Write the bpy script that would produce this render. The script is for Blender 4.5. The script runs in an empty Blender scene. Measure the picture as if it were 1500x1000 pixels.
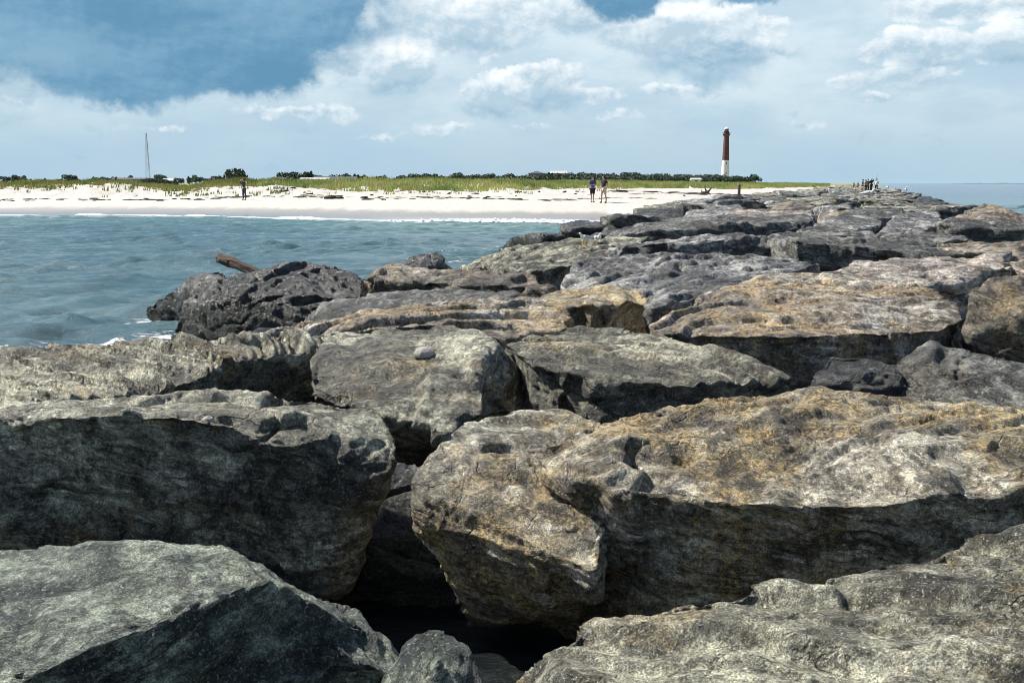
import bpy, bmesh, math, random
import numpy as np
from mathutils import Vector, Matrix
random.seed(7); np.random.seed(7)
S = bpy.context.scene
COL = S.collection
H = 2.3
TH = math.radians(8.79)
CT, ST = math.cos(TH), math.sin(TH)
F = 1500.0

# ------------------------------------------------------------------ camera
cam_d = bpy.data.cameras.new('camera'); cam = bpy.data.objects.new('camera', cam_d); COL.objects.link(cam)
cam.location = (0, 0, H); cam.rotation_euler = (math.pi/2 - TH, 0, 0)
cam_d.sensor_width = 36; cam_d.lens = 36; cam_d.clip_start = .05; cam_d.clip_end = 40000
S.camera = cam

def ray(px, py):
    a = (px-750)/F; b = (500-py)/F
    return a, CT + b*ST, -ST + b*CT
def P(px, py, z):
    """point seen at a pixel: z > -0.9 is a height, otherwise -z is the distance ahead"""
    x, y, w = ray(px, py)
    t = (z-H)/w if z > -.9 else -z/y
    return np.array([x*t, y*t, H+w*t])
def tanpx(px): return (px-750)/1518.0

# ------------------------------------------------------------------ noise
_r = np.random.RandomState(3)
PERM = _r.permutation(256).astype(np.int32); PERM = np.concatenate([PERM, PERM])
G3 = _r.normal(size=(256, 3)).astype(np.float32); G3 /= np.linalg.norm(G3, axis=1)[:, None]
def pn(p):
    p = np.asarray(p, np.float32); i = np.floor(p).astype(np.int32); f = p - i
    u = f*f*f*(f*(f*6-15)+10); i &= 255
    x0, y0, z0 = i[:, 0], i[:, 1], i[:, 2]
    out = np.zeros(len(p), np.float32)
    for dx in (0, 1):
        wx = u[:, 0] if dx else 1-u[:, 0]; hx = PERM[(x0+dx) & 255]
        for dy in (0, 1):
            wy = u[:, 1] if dy else 1-u[:, 1]; hy = PERM[(hx+y0+dy) & 255]
            for dz in (0, 1):
                wz = u[:, 2] if dz else 1-u[:, 2]
                g = G3[PERM[(hy+z0+dz) & 255]]
                out += wx*wy*wz*((f[:, 0]-dx)*g[:, 0]+(f[:, 1]-dy)*g[:, 1]+(f[:, 2]-dz)*g[:, 2])
    return out*1.6
def fbm(p, o=4, gain=.5):
    s = 0; a = 1.; q = np.asarray(p, np.float32)
    for k in range(o):
        s = s + a*pn(q); q = q*2.03 + 17.3; a *= gain
    return s
def sstep(a, b, x):
    t = np.clip((x-a)/(b-a), 0, 1); return t*t*(3-2*t)

# ------------------------------------------------------------------ object helpers
def tag(o, label=None, cat=None, group=None, kind=None):
    if label: o['label'] = label
    if cat: o['category'] = cat
    if group: o['group'] = group
    if kind: o['kind'] = kind
    return o
def link(name, me, mat=None, parent=None):
    o = bpy.data.objects.new(name, me); COL.objects.link(o)
    if mat is not None and me is not None:
        me.materials.clear(); me.materials.append(mat)
    if parent is not None: o.parent = parent
    return o
def mesh_np(name, v, f, smooth=True):
    me = bpy.data.meshes.new(name)
    v = np.asarray(v, np.float32); f = np.asarray(f, np.int32); k = f.shape[1]
    me.vertices.add(len(v)); me.vertices.foreach_set('co', v.ravel())
    me.loops.add(f.size); me.loops.foreach_set('vertex_index', f.ravel())
    me.polygons.add(len(f)); me.polygons.foreach_set('loop_start', np.arange(len(f), dtype=np.int32)*k)
    me.update(calc_edges=True)
    me.polygons.foreach_set('use_smooth', np.full(len(f), smooth))
    return me
def attr(me, name, data):
    a = me.attributes.new(name, 'FLOAT', 'POINT'); a.data.foreach_set('value', np.asarray(data, np.float32))
def attr_c(me, name, data):
    a = me.attributes.new(name, 'FLOAT_COLOR', 'POINT'); a.data.foreach_set('color', np.asarray(data, np.float32).ravel())
def bm_mesh(name, bm, smooth=False):
    me = bpy.data.meshes.new(name); bm.normal_update(); bm.to_mesh(me); bm.free()
    if smooth:
        me.polygons.foreach_set('use_smooth', np.full(len(me.polygons), True))
    return me
def bake(name, me, setup):
    """run modifiers on a mesh, give back the plain result"""
    o = bpy.data.objects.new('tmp', me); COL.objects.link(o)
    setup(o)
    bpy.context.view_layer.update()
    dg = bpy.context.evaluated_depsgraph_get()
    r = bpy.data.meshes.new_from_object(o.evaluated_get(dg), preserve_all_data_layers=False, depsgraph=dg)
    bpy.data.objects.remove(o); bpy.data.meshes.remove(me); r.name = name
    return r
def box(bm, c, s, rz=0, top=1.0):
    """box of size s centred at c; top shrinks the upper face"""
    vs = []
    for dz in (-.5, .5):
        k = top if dz > 0 else 1
        for dx, dy in ((-.5, -.5), (.5, -.5), (.5, .5), (-.5, .5)):
            x, y = dx*s[0]*k, dy*s[1]*k
            vs.append(bm.verts.new((c[0]+x*math.cos(rz)-y*math.sin(rz), c[1]+x*math.sin(rz)+y*math.cos(rz), c[2]+dz*s[2])))
    for q in ((3, 2, 1, 0), (4, 5, 6, 7), (0, 1, 5, 4), (1, 2, 6, 5), (2, 3, 7, 6), (3, 0, 4, 7)):
        bm.faces.new([vs[i] for i in q])
def tube(bm, pts, rad, n=8, cap=True):
    pts = [Vector(p) for p in pts]
    if not hasattr(rad, '__len__'): rad = [rad]*len(pts)
    rings = []
    for i, p in enumerate(pts):
        d = (pts[min(i+1, len(pts)-1)] - pts[max(i-1, 0)]).normalized()
        a = d.orthogonal().normalized() if abs(d.z) < .99 else Vector((1, 0, 0)); b = d.cross(a)
        rings.append([bm.verts.new(p + (a*math.cos(t*2*math.pi/n) + b*math.sin(t*2*math.pi/n))*rad[i]) for t in range(n)])
    for r0, r1 in zip(rings, rings[1:]):
        for k in range(n): bm.faces.new((r0[k], r0[(k+1) % n], r1[(k+1) % n], r1[k]))
    if cap: bm.faces.new(rings[0][::-1]); bm.faces.new(rings[-1])
def lathe(bm, prof, n=32):
    rings = [[bm.verts.new((r*math.cos(t*2*math.pi/n), r*math.sin(t*2*math.pi/n), z)) for t in range(n)] for r, z in prof]
    for r0, r1 in zip(rings, rings[1:]):
        for k in range(n): bm.faces.new((r0[k], r0[(k+1) % n], r1[(k+1) % n], r1[k]))
    bm.faces.new(rings[0][::-1]); bm.faces.new(rings[-1])

# ------------------------------------------------------------------ node helpers
class NT:
    def __init__(s, nt): s.t = nt; s.n = nt.nodes; s.l = nt.links
    def new(s, ty, **kw):
        nd = s.n.new(ty)
        for k, v in kw.items(): setattr(nd, k, v)
        return nd
    def put(s, sock, v):
        if isinstance(v, bpy.types.NodeSocket): s.l.new(v, sock)
        elif v is not None: sock.default_value = v
    def m(s, op, a, b=None, c=None, clamp=False):
        nd = s.new('ShaderNodeMath', operation=op, use_clamp=clamp)
        for k, v in enumerate((a, b, c)): s.put(nd.inputs[k], v)
        return nd.outputs[0]
    def vm(s, op, a, b=None):
        nd = s.new('ShaderNodeVectorMath', operation=op)
        s.put(nd.inputs[0], a); s.put(nd.inputs[1], b)
        return nd.outputs['Value'] if op in ('LENGTH', 'DOT_PRODUCT') else nd.outputs[0]
    def ramp(s, x, a, b, lo=0., hi=1., ty='SMOOTHSTEP'):
        nd = s.new('ShaderNodeMapRange', interpolation_type=ty)
        for k, v in enumerate((x, a, b, lo, hi)): s.put(nd.inputs[k], v)
        return nd.outputs[0]
    def mix(s, f, a, b, mode='MIX'):
        nd = s.new('ShaderNodeMix', data_type='RGBA', blend_type=mode)
        s.put(nd.inputs[0], f)
        for k, v in ((6, a), (7, b)):
            if isinstance(v, tuple) and len(v) == 3: v = v + (1,)
            s.put(nd.inputs[k], v)
        return nd.outputs[2]
    def noise(s, vec, scale, detail=4, rough=.55, dist=0., col=False):
        nd = s.new('ShaderNodeTexNoise')
        s.put(nd.inputs['Vector'], vec); nd.inputs['Scale'].default_value = scale
        nd.inputs['Detail'].default_value = detail; nd.inputs['Roughness'].default_value = rough
        nd.inputs['Distortion'].default_value = dist
        return nd.outputs['Color' if col else 'Fac']
    def xyz(s, x=0., y=0., z=0.):
        nd = s.new('ShaderNodeCombineXYZ')
        for k, v in enumerate((x, y, z)): s.put(nd.inputs[k], v)
        return nd.outputs[0]
    def sep(s, v):
        nd = s.new('ShaderNodeSeparateXYZ'); s.put(nd.inputs[0], v); return nd.outputs
def material(name):
    m = bpy.data.materials.new(name); m.use_nodes = True
    t = NT(m.node_tree); b = t.n['Principled BSDF']
    return m, t, b
def simple(name, col, rough=.7, var=.25, scale=6., metal=0.):
    m, t, b = material(name)
    co = t.new('ShaderNodeTexCoord').outputs['Object']
    n = t.noise(co, scale, 5)
    c = t.mix(t.ramp(n, .3, .7), tuple(x*(1-var) for x in col), tuple(min(1, x*(1+var)) for x in col))
    t.put(b.inputs['Base Color'], c); b.inputs['Roughness'].default_value = rough; b.inputs['Metallic'].default_value = metal
    return m

def rock_mat(name, dark, mid, light, patch, amt, rough=.52, tide=.28, bump=1.0, vein=.5):
    m, t, b = material(name)
    tc = t.new('ShaderNodeTexCoord'); co = tc.outputs['Object']
    oi = t.new('ShaderNodeObjectInfo')
    off = t.m('MULTIPLY', oi.outputs['Random'], 37.)
    co = t.vm('ADD', co, t.xyz(off, off, off))
    st = t.new('ShaderNodeAttribute', attribute_name='strata').outputs['Fac']
    geo = t.new('ShaderNodeNewGeometry')
    pos = t.sep(geo.outputs['Position'])
    big = t.noise(co, 1.1, 5, .6, .3)
    med = t.noise(co, 7., 9, .70, .2)
    fine = t.noise(co, 42., 6, .75)
    sp = t.noise(co, 170., 3, .7)
    fl = t.noise(co, 95., 4, .75)
    lay = t.vm('ADD', t.vm('MULTIPLY', co, (.8, 1., .8)), t.xyz(0., 0., t.m('MULTIPLY', st, 2.2)))
    band = t.noise(lay, 1.25, 10, .72, .25)
    line = t.noise(t.vm('ADD', t.vm('MULTIPLY', co, (1.3, 1.6, 1.3)), t.xyz(9., 0., t.m('MULTIPLY', st, 7.))), 1.2, 7, .68, .2)
    c = t.mix(t.ramp(t.m('ADD', t.m('MULTIPLY', med, .65), t.m('MULTIPLY', band, .35)), .41, .57), dark, mid)
    c = t.mix(t.ramp(t.m('ADD', t.m('ADD', t.m('MULTIPLY', band, .5), t.m('MULTIPLY', med, .28)), t.m('MULTIPLY', line, .22)), .46, .555), c, light)
    c = t.mix(t.m('MULTIPLY', t.ramp(line, .545, .60), .85), c, tuple(x*.5 for x in dark))
    zone = t.noise(t.vm('ADD', co, t.xyz(t.m('MULTIPLY', st, .5), 0., 40.)), .9, 7, .66, .2)
    c = t.mix(t.m('MULTIPLY', t.ramp(zone, .50, .58), .78), c, t.mix(t.ramp(med, .4, .6), tuple(x*.6 for x in dark), tuple(x*.62 for x in mid)))
    c = t.mix(t.m('MULTIPLY', t.ramp(zone, .47, .37), .72), c, t.mix(t.ramp(med, .38, .54), mid, tuple(min(.66, x*1.22) for x in light)))
    wv = t.vm('ADD', co, t.vm('MULTIPLY', t.noise(co, 9., 3, .6, 0., True), (.10, .10, .10)))
    def vor(sc, ft='F1'):
        v_ = t.new('ShaderNodeTexVoronoi', feature=ft); t.put(v_.inputs['Vector'], t.vm('MULTIPLY', wv, (1., 1., 1.8))); v_.inputs['Scale'].default_value = sc
        return v_
    ca = t.sep(vor(6.5).outputs['Color']); cb = t.sep(vor(24.).outputs['Color']); ed = vor(3.6, 'DISTANCE_TO_EDGE').outputs['Distance']
    vt = t.m('MULTIPLY', t.ramp(ca[0], 0., 1., .72, 1.28, 'LINEAR'), t.ramp(cb[0], 0., 1., .74, 1.26, 'LINEAR'))
    c = t.mix(1., c, t.xyz(vt, vt, vt), 'MULTIPLY')
    crk = t.m('MULTIPLY', t.ramp(ed, .004, .022, 1., 0.), t.ramp(zone, .50, .58))
    c = t.mix(t.m('MULTIPLY', crk, .6), c, tuple(x*.25 for x in dark))
    # lichen and rust staining
    pm = t.ramp(t.m('ADD', t.m('MULTIPLY', big, .55), t.m('MULTIPLY', t.noise(co, 3.3, 7, .7, .3), .45)), .60-.25*amt, .72-.22*amt)
    c = t.mix(t.m('MULTIPLY', pm, t.ramp(fine, .36, .6, .15, .85)), c, patch)
    # pale quartz veins
    vn = t.m('ABSOLUTE', t.m('SUBTRACT', t.noise(t.vm('ADD', co, t.xyz(st, 0., st)), 1.3, 6, .62, .2), .5))
    c = t.mix(t.m('MULTIPLY', t.ramp(vn, 0., .009, 1., 0.), t.m('MULTIPLY', t.ramp(big, .45, .6), vein*.8)), c, tuple(min(.66, x*1.3+.08) for x in light))
    # dark joints and mineral seams
    dn = t.m('ABSOLUTE', t.m('SUBTRACT', t.noise(t.vm('ADD', co, t.xyz(t.m('MULTIPLY', st, .9), 3., t.m('MULTIPLY', st, .5))), 2.2, 9, .72, .1), .5))
    c = t.mix(t.m('MULTIPLY', t.ramp(dn, 0., .012, .9, 0.), t.ramp(med, .4, .6, 1., .35)), c, tuple(x*.3 for x in dark))
    # grain: dark mica and pale feldspar flecks
    g = t.m('MULTIPLY', t.ramp(fine, .36, .64, .55, 1.48), t.ramp(sp, .38, .62, .5, 1.5))
    c = t.mix(1., c, t.xyz(g, g, g), 'MULTIPLY')
    c = t.mix(t.ramp(fl, .575, .64, 0., .75), c, tuple(min(.7, x*1.5+.05) for x in light))
    # dark algae below the high water line
    tz = t.m('ADD', pos[2], t.m('MULTIPLY', t.m('SUBTRACT', big, .5), 1.1))
    tm = t.ramp(tz, tide-.22, tide+.12, 1., 0.)
    c = t.mix(t.m('MULTIPLY', tm, .75), c, t.mix(t.ramp(fine, .4, .62), (.007, .008, .006), (.042, .05, .028)))
    t.put(b.inputs['Base Color'], c)
    t.put(b.inputs['Roughness'], t.m('SUBTRACT', t.m('ADD', rough-.12, t.m('MULTIPLY', fine, .24)), t.m('MULTIPLY', tm, .22)))
    b.inputs['Specular IOR Level'].default_value = .5
    hgt = t.m('ADD', t.m('MULTIPLY', fine, .5), t.m('ADD', t.m('MULTIPLY', med, 1.0), t.m('ADD', t.m('ADD', t.m('MULTIPLY', band, .5), t.m('MULTIPLY', line, -.9)), t.m('MULTIPLY', t.ramp(dn, 0., .02), .3))))
    hgt = t.m('ADD', t.m('ADD', hgt, t.m('MULTIPLY', fl, .16)), t.m('ADD', t.m('MULTIPLY', crk, -.45), t.m('ADD', t.m('MULTIPLY', ca[1], .10), t.m('MULTIPLY', cb[1], .06))))
    bp = t.new('ShaderNodeBump'); bp.inputs['Strength'].default_value = 1.; bp.inputs['Distance'].default_value = .055*bump
    t.put(bp.inputs['Height'], hgt); t.put(b.inputs['Normal'], bp.outputs[0])
    return m
RM = {
 'olive': rock_mat('rock_olive', (0.0555, 0.053, 0.0375), (0.212, 0.20, 0.138), (0.505, 0.49, 0.36), (0.384, 0.27, 0.109), .3),
 'green': rock_mat('rock_green', (0.0323, 0.042, 0.0358), (0.106, 0.128, 0.0994), (0.323, 0.36, 0.274), (0.283, 0.28, 0.159), .25),
 'gold':  rock_mat('rock_gold', (0.060, 0.050, 0.032), (0.275, 0.23, 0.14), (0.605, 0.555, 0.425), (0.58, 0.40, 0.14), .60),
 'tan':   rock_mat('rock_tan', (0.101, 0.085, 0.0617), (0.393, 0.325, 0.233), (0.646, 0.59, 0.487), (0.606, 0.41, 0.169), .62),
 'grey':  rock_mat('rock_grey', (0.0555, 0.056, 0.0537), (0.202, 0.2, 0.185), (0.465, 0.46, 0.423), (0.333, 0.29, 0.189), .15),
 'dark':  rock_mat('rock_dark', (0.00909, 0.01, 0.00895), (0.0283, 0.029, 0.0259), (0.131, 0.13, 0.115), (0.0707, 0.06, 0.0348), .15, rough=.34, tide=.5, vein=.3),
 'brown': rock_mat('rock_brown', (0.0424, 0.036, 0.0278), (0.167, 0.138, 0.0975), (0.404, 0.36, 0.278), (0.384, 0.25, 0.109), .5),
 'pink':  rock_mat('rock_pink', (0.111, 0.092, 0.0756), (0.364, 0.295, 0.229), (0.575, 0.51, 0.428), (0.485, 0.35, 0.189), .35),
 'umber': rock_mat('rock_umber', (.032, .027, .020), (.105, .088, .062), (.30, .26, .19), (.28, .19, .07), .4),
 'slate': rock_mat('rock_slate', (0.0263, 0.027, 0.0249), (0.0962, 0.095, 0.0825), (0.303, 0.3, 0.264), (0.202, 0.175, 0.109), .2),
}

# ------------------------------------------------------------------ boulders
def hull_faces(bm, pts):
    vs = [bm.verts.new(p) for p in pts]
    r = bmesh.ops.convex_hull(bm, input=vs, use_existing_faces=False)
    bmesh.ops.delete(bm, geom=[g for g in r['geom_interior'] if isinstance(g, bmesh.types.BMVert)], context='VERTS')
def rock_mesh(blocks, vox, seed, amp=1., fol=None, lam=.22, smooth=4, terr=1., fac=1.):
    rs = np.random.RandomState(seed)
    bm = bmesh.new()
    for pts in blocks: hull_faces(bm, pts)
    me = bm_mesh('rock', bm)
    def setup(o):
        r = o.modifiers.new('r', 'REMESH'); r.mode = 'VOXEL'; r.voxel_size = vox
        s = o.modifiers.new('s', 'SMOOTH'); s.factor = .5; s.iterations = smooth
    me = bake('rock', me, setup)
    n = len(me.vertices)
    co = np.empty(n*3, np.float32); me.vertices.foreach_get('co', co); co = co.reshape(-1, 3)
    nr = np.empty(n*3, np.float32); me.vertices.foreach_get('normal', nr); nr = nr.reshape(-1, 3)
    ctr = np.array([co[:, 0].mean(), co[:, 1].mean(), co[:, 2].min()], np.float32)
    if fol is None: fol = (rs.uniform(-.3, .3), rs.uniform(-.55, -.25), 1)
    fol = np.array(fol, np.float32); fol /= np.linalg.norm(fol)
    q = co - ctr + rs.uniform(0, 90, 3).astype(np.float32)
    sc = co @ fol
    w3 = fbm(q*.9, 3)
    d = .05*w3
    flank = 1-sstep(.30, .72, nr[:, 2])
    def facets(sp, rise, tilt, beta):
        lo_, hi_ = q.min(0), q.max(0); K = int(np.clip(np.prod((hi_-lo_)/sp)*.6, 12, 90))
        C = rs.uniform(lo_, hi_, (K, 3)).astype(np.float32)
        qq = q + .22*sp*np.stack([pn(q*2.2/sp*.5), pn(q*2.2/sp*.5+40), pn(q*2.2/sp*.5+80)], 1)
        D2 = ((qq**2).sum(1)[:, None] + (C**2).sum(1)[None] - 2*qq @ C.T)/(sp*sp)
        W = np.exp(-beta*(D2-D2.min(1)[:, None])); W /= W.sum(1)[:, None]
        off = rs.uniform(-rise, rise, K).astype(np.float32); gr = rs.normal(0, tilt, (K, 3)).astype(np.float32)
        val = off[None] + q @ gr.T - (C*gr).sum(1)[None]
        return np.clip((W*val).sum(1), -1.8*rise, 1.8*rise)
    d += fac*(facets(.6, .036, .13, 60)*(.12+.88*flank) + facets(.26, .010, .09, 40)*(.25+.75*flank))
    wq = fbm(q*3.1+5, 2)
    ph = sc/lam + .45*w3 + .12*wq
    fr = ph - np.floor(ph); ter = np.where(fr < .9, fr/.9, (1-fr)/.1)
    msk = sstep(-.4, .35, fbm(q*.8+31, 2))
    tm = terr*(1-.8*flank)
    d += .070*tm*(ter-.5)*(.3+.7*msk)
    ph2 = sc/(lam*.31) + .8*fbm(q*1.0+9, 2) + .2*wq
    fr2 = ph2 - np.floor(ph2); t2 = np.where(fr2 < .84, fr2/.84, (1-fr2)/.16)
    d += .027*tm*(t2-.5)*(1.1-.5*msk)
    if vox < .035:
        ph3 = sc/(lam*.12) + .5*fbm(q*1.3+19, 2) + .5*wq
        fr3 = ph3 - np.floor(ph3); t3 = np.where(fr3 < .8, fr3/.8, (1-fr3)/.2)
        d += .010*tm*(t3-.5)*sstep(-.35, .25, fbm(q*1.7+61, 2))
    # ridges and grooves drawn out along the layers
    qa = q + np.outer(sc*3.4, fol)
    d -= (.030*np.abs(fbm(qa*1.5+3, 3)) + .013*np.abs(fbm(qa*4.1+23, 3)))*(1-.45*flank) + .016*flank*np.abs(fbm(q*3.3+3, 3))
    st1 = np.cross(fol, [0.3, .5, .8]).astype(np.float32); st1 /= np.linalg.norm(st1)
    qc = q - .65*np.outer(q @ st1, st1)
    c1 = np.abs(pn(qc*1.15+77)+.10*pn(qc*4+7)); d -= .05*np.exp(-(c1/.012)**2)*(.25+.75*msk)
    if vox < .05:
        d += .010*fbm(q*8+11, 3) + .004*fbm(q*26, 2)
    co2 = co + nr*(d*amp)[:, None]
    me.vertices.foreach_set('co', (co2-ctr).ravel().astype(np.float32))
    attr(me, 'strata', sc/.3*.5 + .13*w3 + .02*wq)
    me.polygons.foreach_set('use_smooth', np.full(len(me.polygons), True)); me.update()
    return me, ctr
ROCKS = []
def rock(label, mat, blocks, zb=0., flare=1., vox=None, name='boulder', group='boulders of the jetty', **kw):
    """each block: (pixel outline with heights, optional points used as they are)"""
    bl = []; dist = []
    for b in blocks:
        top, ex = b[0], b[1]; fl_ = b[2] if len(b) > 2 else flare
        T = [P(*p) for p in top]; c = np.mean(T, axis=0)
        B = [np.array([c[0]+(p[0]-c[0])*fl_, c[1]+(p[1]-c[1])*fl_, zb]) for p in T]
        bl.append(T+B+[P(*p) for p in ex]); dist.append(min(p[1] for p in T))
    d = max(2.5, min(dist))
    seed = len(ROCKS)+11
    kw.setdefault('amp', 1. if d < 12 else 1.25)
    me, ctr = rock_mesh(bl, vox or max(.013, .0026*d), seed, **kw)
    o = link(name, me, RM[mat]); o.location = ctr
    tag(o, label, 'rock', group); ROCKS.append(o)
    return o

rock('green-grey foreground boulder with a pale top and a dark speckled right face, bottom left corner', 'green',
     [([(-160, 826, 1.08), (0, 820, 1.1), (60, 808, 1.12), (130, 795, 1.12), (215, 797, 1.12), (320, 800, 1.1), (350, 818, 1.1), (400, 842, 1.08), (272, 836, 1.1), (150, 918, 1.08), (50, 980, 1.05), (-200, 1050, 1.0)],
       [(440, 868, -3.16), (500, 893, -3.2), (545, 925, -3.2), (600, 1000, -3.2), (610, 1150, -3.2), (450, 1150, -3.15), (330, 1150, -3.08), (150, 1150, -2.8), (0, 1200, -2.5)]),
      ([(425, 864, -3.3), (500, 886, -3.35), (560, 920, -3.3), (608, 968, -3.2), (560, 985, -3.0), (478, 930, -3.06)], [(640, 1150, -3.15), (470, 1150, -3.05)])],
     flare=.9, vox=.011, lam=.26, smooth=2, fac=.75, amp=.85, terr=.45, fol=(-.25, -.3, 1))
rock('small pointed green-grey stone wedged beside the dark water gap at the bottom edge', 'green',
     [([(585, 965, -2.95), (605, 928, -3.0), (640, 917, -3.0), (690, 945, -2.95), (715, 1000, -2.85)], [(560, 990, -2.9), (640, 960, -2.8), (700, 1100, -2.7), (540, 1100, -2.7)])],
     zb=.2, vox=.012, smooth=3, amp=.6, terr=.3, fac=.4)
rock('broad layered boulder with rippled pale ledges filling the bottom right corner', 'olive',
     [([(735, 1005, .93), (800, 950, 1.0), (870, 907, 1.02), (1000, 894, 1.02), (1140, 880, 1.03), (1200, 868, 1.04), (1270, 838, 1.06), (1350, 825, 1.06), (1420, 797, 1.08), (1500, 780, 1.1), (1700, 770, 1.1), (1800, 1300, 1.05), (1100, 1320, .98), (680, 1200, .8)], [])],
     flare=.97, vox=.012, fol=(-.16, -.30, 1), lam=.13, terr=1.1, fac=.2, amp=.8)
rock('huge dark-faced boulder with a pale lumpy nose, filling the left foreground', 'olive',
     [([(-350, 606, 1.05), (0, 594, 1.05), (150, 586, 1.06), (230, 583, 1.07), (340, 577, 1.07), (430, 580, 1.05), (482, 585, 1.04), (552, 606, -5.75), (580, 650, -5.5), (566, 690, -5.3), (516, 717, -5.2), (440, 693, -5.2), (410, 668, -5.2), (330, 620, -5.2), (240, 606, -5.2), (180, 600, -5.22), (100, 609, -5.2), (40, 622, -5.2), (-100, 665, -5.2), (-350, 720, -5.2)],
       [(-200, 850, -5.22), (100, 830, -5.22), (300, 840, -5.22), (470, 850, -5.25), (500, 790, -5.25)], .72)],
     vox=.013, lam=.2, fol=(.15, -.4, 1), fac=.8, terr=1.1)
rock('long flat slab of thin wavy layers along the water at the left edge', 'olive',
     [([(-300, 540, 1.05), (0, 522, 1.1), (150, 508, 1.12), (300, 497, 1.12), (330, 520, 1.08), (300, 548, 1.03), (320, 573, .9), (215, 577, .97), (0, 598, .97), (-300, 625, .9)], []),
      ([(150, 510, 1.1), (300, 495, 1.12), (400, 492, 1.12), (463, 490, 1.1), (466, 512, 1.02), (350, 524, 1.04), (240, 545, 1.02)], [])],
     flare=1., vox=.016, fol=(-.1, -.42, 1), lam=.10, terr=1.9)
rock('central grey boulder with a broken lit front and a black right side', 'olive',
     [([(458, 508, 1.06), (480, 485, 1.15), (540, 473, 1.18), (640, 470, 1.19), (703, 481, 1.17), (726, 500, 1.13), (712, 520, 1.08), (600, 522, 1.06), (500, 520, 1.05)],
       [(448, 575, -6.9), (560, 605, -6.55), (650, 640, -6.45), (708, 610, -6.6), (790, 596, -7.7)])],
     flare=1., zb=.2, vox=.016, lam=.3)
rock('brown mounded slab behind the central grey boulder', 'tan',
     [([(365, 492, 1.0), (470, 476, 1.08), (540, 455, 1.15), (620, 438, 1.2), (700, 432, 1.22), (770, 432, 1.21), (800, 450, 1.1), (846, 478, 1.04), (735, 494, 1.04), (600, 484, 1.1)], [])],
     zb=.3, fol=(.15, -.3, 1), lam=.14, terr=1.2)
rock('wide pale slab with a straight black front edge right of the central boulder', 'olive',
     [([(735, 500, 1.08), (850, 478, 1.1), (960, 490, 1.08), (1060, 510, 1.05), (1120, 538, .98), (1167, 553, .92), (1150, 570, .87), (1060, 562, .98), (960, 562, 1.02), (870, 556, 1.04), (785, 540, 1.05)], [])],
     zb=.2, fol=(-.1, -.3, 1), lam=.13, vox=.016)
rock('small square boulder stained yellow on its left face', 'gold',
     [([(782, 434, 1.14), (870, 420, 1.18), (930, 424, 1.16), (953, 441, -10.5), (868, 447, -9.3), (790, 442, -10.0)], [])],
     zb=.3, lam=.3, smooth=3)
rock('big flat tan boulder stained orange on top, right of the yellow square boulder', 'tan',
     [([(946, 470, 1.05), (1000, 440, 1.2), (1080, 418, 1.3), (1150, 400, 1.34), (1215, 397, 1.34), (1300, 407, 1.3), (1345, 415, 1.28), (1400, 452, 1.15), (1413, 470, 1.08), (1375, 483, 1.04), (1250, 487, 1.05), (1100, 493, 1.05), (955, 492, 1.0)], [])],
     zb=.3, fol=(.05, -.35, 1), lam=.16, vox=.018)
rock('massive golden-topped boulder with a blunt speckled nose, right foreground', 'gold',
     [([(900, 640, 1.02), (940, 606, 1.08), (1000, 590, 1.11), (1100, 578, 1.13), (1200, 571, 1.14), (1300, 575, 1.13), (1400, 590, 1.12), (1500, 612, 1.1), (1800, 640, 1.1), (1800, 690, 1.0), (1500, 632, 1.08), (1400, 664, 1.03), (1300, 700, .98), (1180, 684, .99), (1100, 690, .98), (1000, 690, .98), (940, 680, .98), (760, 648, 1.0)],
      [(800, 690, -4.75), (900, 712, -4.5), (1000, 730, -4.38), (1120, 738, -4.32), (1250, 742, -4.28), (1400, 712, -4.5), (1500, 690, -4.7), (1800, 740, -4.6)]),
      ([(600, 700, -4.85), (640, 650, -5.1), (690, 612, -5.5), (760, 603, 1.0), (830, 605, 1.0), (880, 632, .95), (900, 670, .94), (765, 660, .97)],
       [(597, 752, -4.75), (680, 803, -4.6), (872, 835, -4.3), (875, 890, -4.4)], .5)],
     flare=.94, vox=.013, fol=(.05, -.33, 1), lam=.17, terr=1.2, smooth=9, fac=.7)
rock('dark rough stone wedged behind the golden-topped boulder', 'slate',
     [([(1176, 570, .75), (1213, 516, .95), (1262, 519, .95), (1310, 533, .9), (1330, 566, .75), (1250, 600, .55)], [])],
     zb=.1, smooth=3, lam=.3, fac=.6, terr=.6)
rock('wet slate-blue boulder with a glossy flank at the right edge', 'slate',
     [([(1285, 540, .85), (1360, 502, 1.0), (1440, 514, .98), (1530, 537, .95), (1650, 560, .9), (1650, 640, .6), (1480, 610, .62), (1380, 592, .66), (1300, 575, .7)], [])],
     zb=.1, smooth=4, fac=.5)
rock('tall dark brown boulder cut off by the right edge', 'umber',
     [([(1422, 465, -9.0), (1430, 425, -9.2), (1455, 406, -9.4), (1500, 398, -9.5), (1660, 394, -9.5)], [(1660, 530, -8.7), (1500, 534, -8.7), (1436, 522, -8.9), (1420, 490, -8.9), (1500, 440, -8.9)])],
     zb=.2, lam=.35)
rock('flat pinkish slab behind the big tan boulder', 'pink',
     [([(1218, 394, 1.2), (1255, 380, 1.26), (1380, 373, 1.28), (1470, 369, 1.29), (1480, 390, -13.1), (1402, 424, -12.2), (1345, 417, -12.1), (1226, 409, -12.0)], [])],
     zb=.2, fol=(.05, -.2, 1), lam=.2, terr=.8)
rock('light grey boulder with a crumpled rippled top, middle of the jetty', 'grey',
     [([(824, 418, 1.0), (850, 382, 1.2), (900, 370, 1.28), (980, 376, 1.29), (1060, 383, 1.25), (1150, 376, 1.27), (1203, 386, 1.2), (1100, 415, 1.06), (960, 448, .93), (900, 442, .93)], [])],
     zb=.2, fol=(.2, -.35, 1), lam=.16, terr=1.2)
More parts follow.
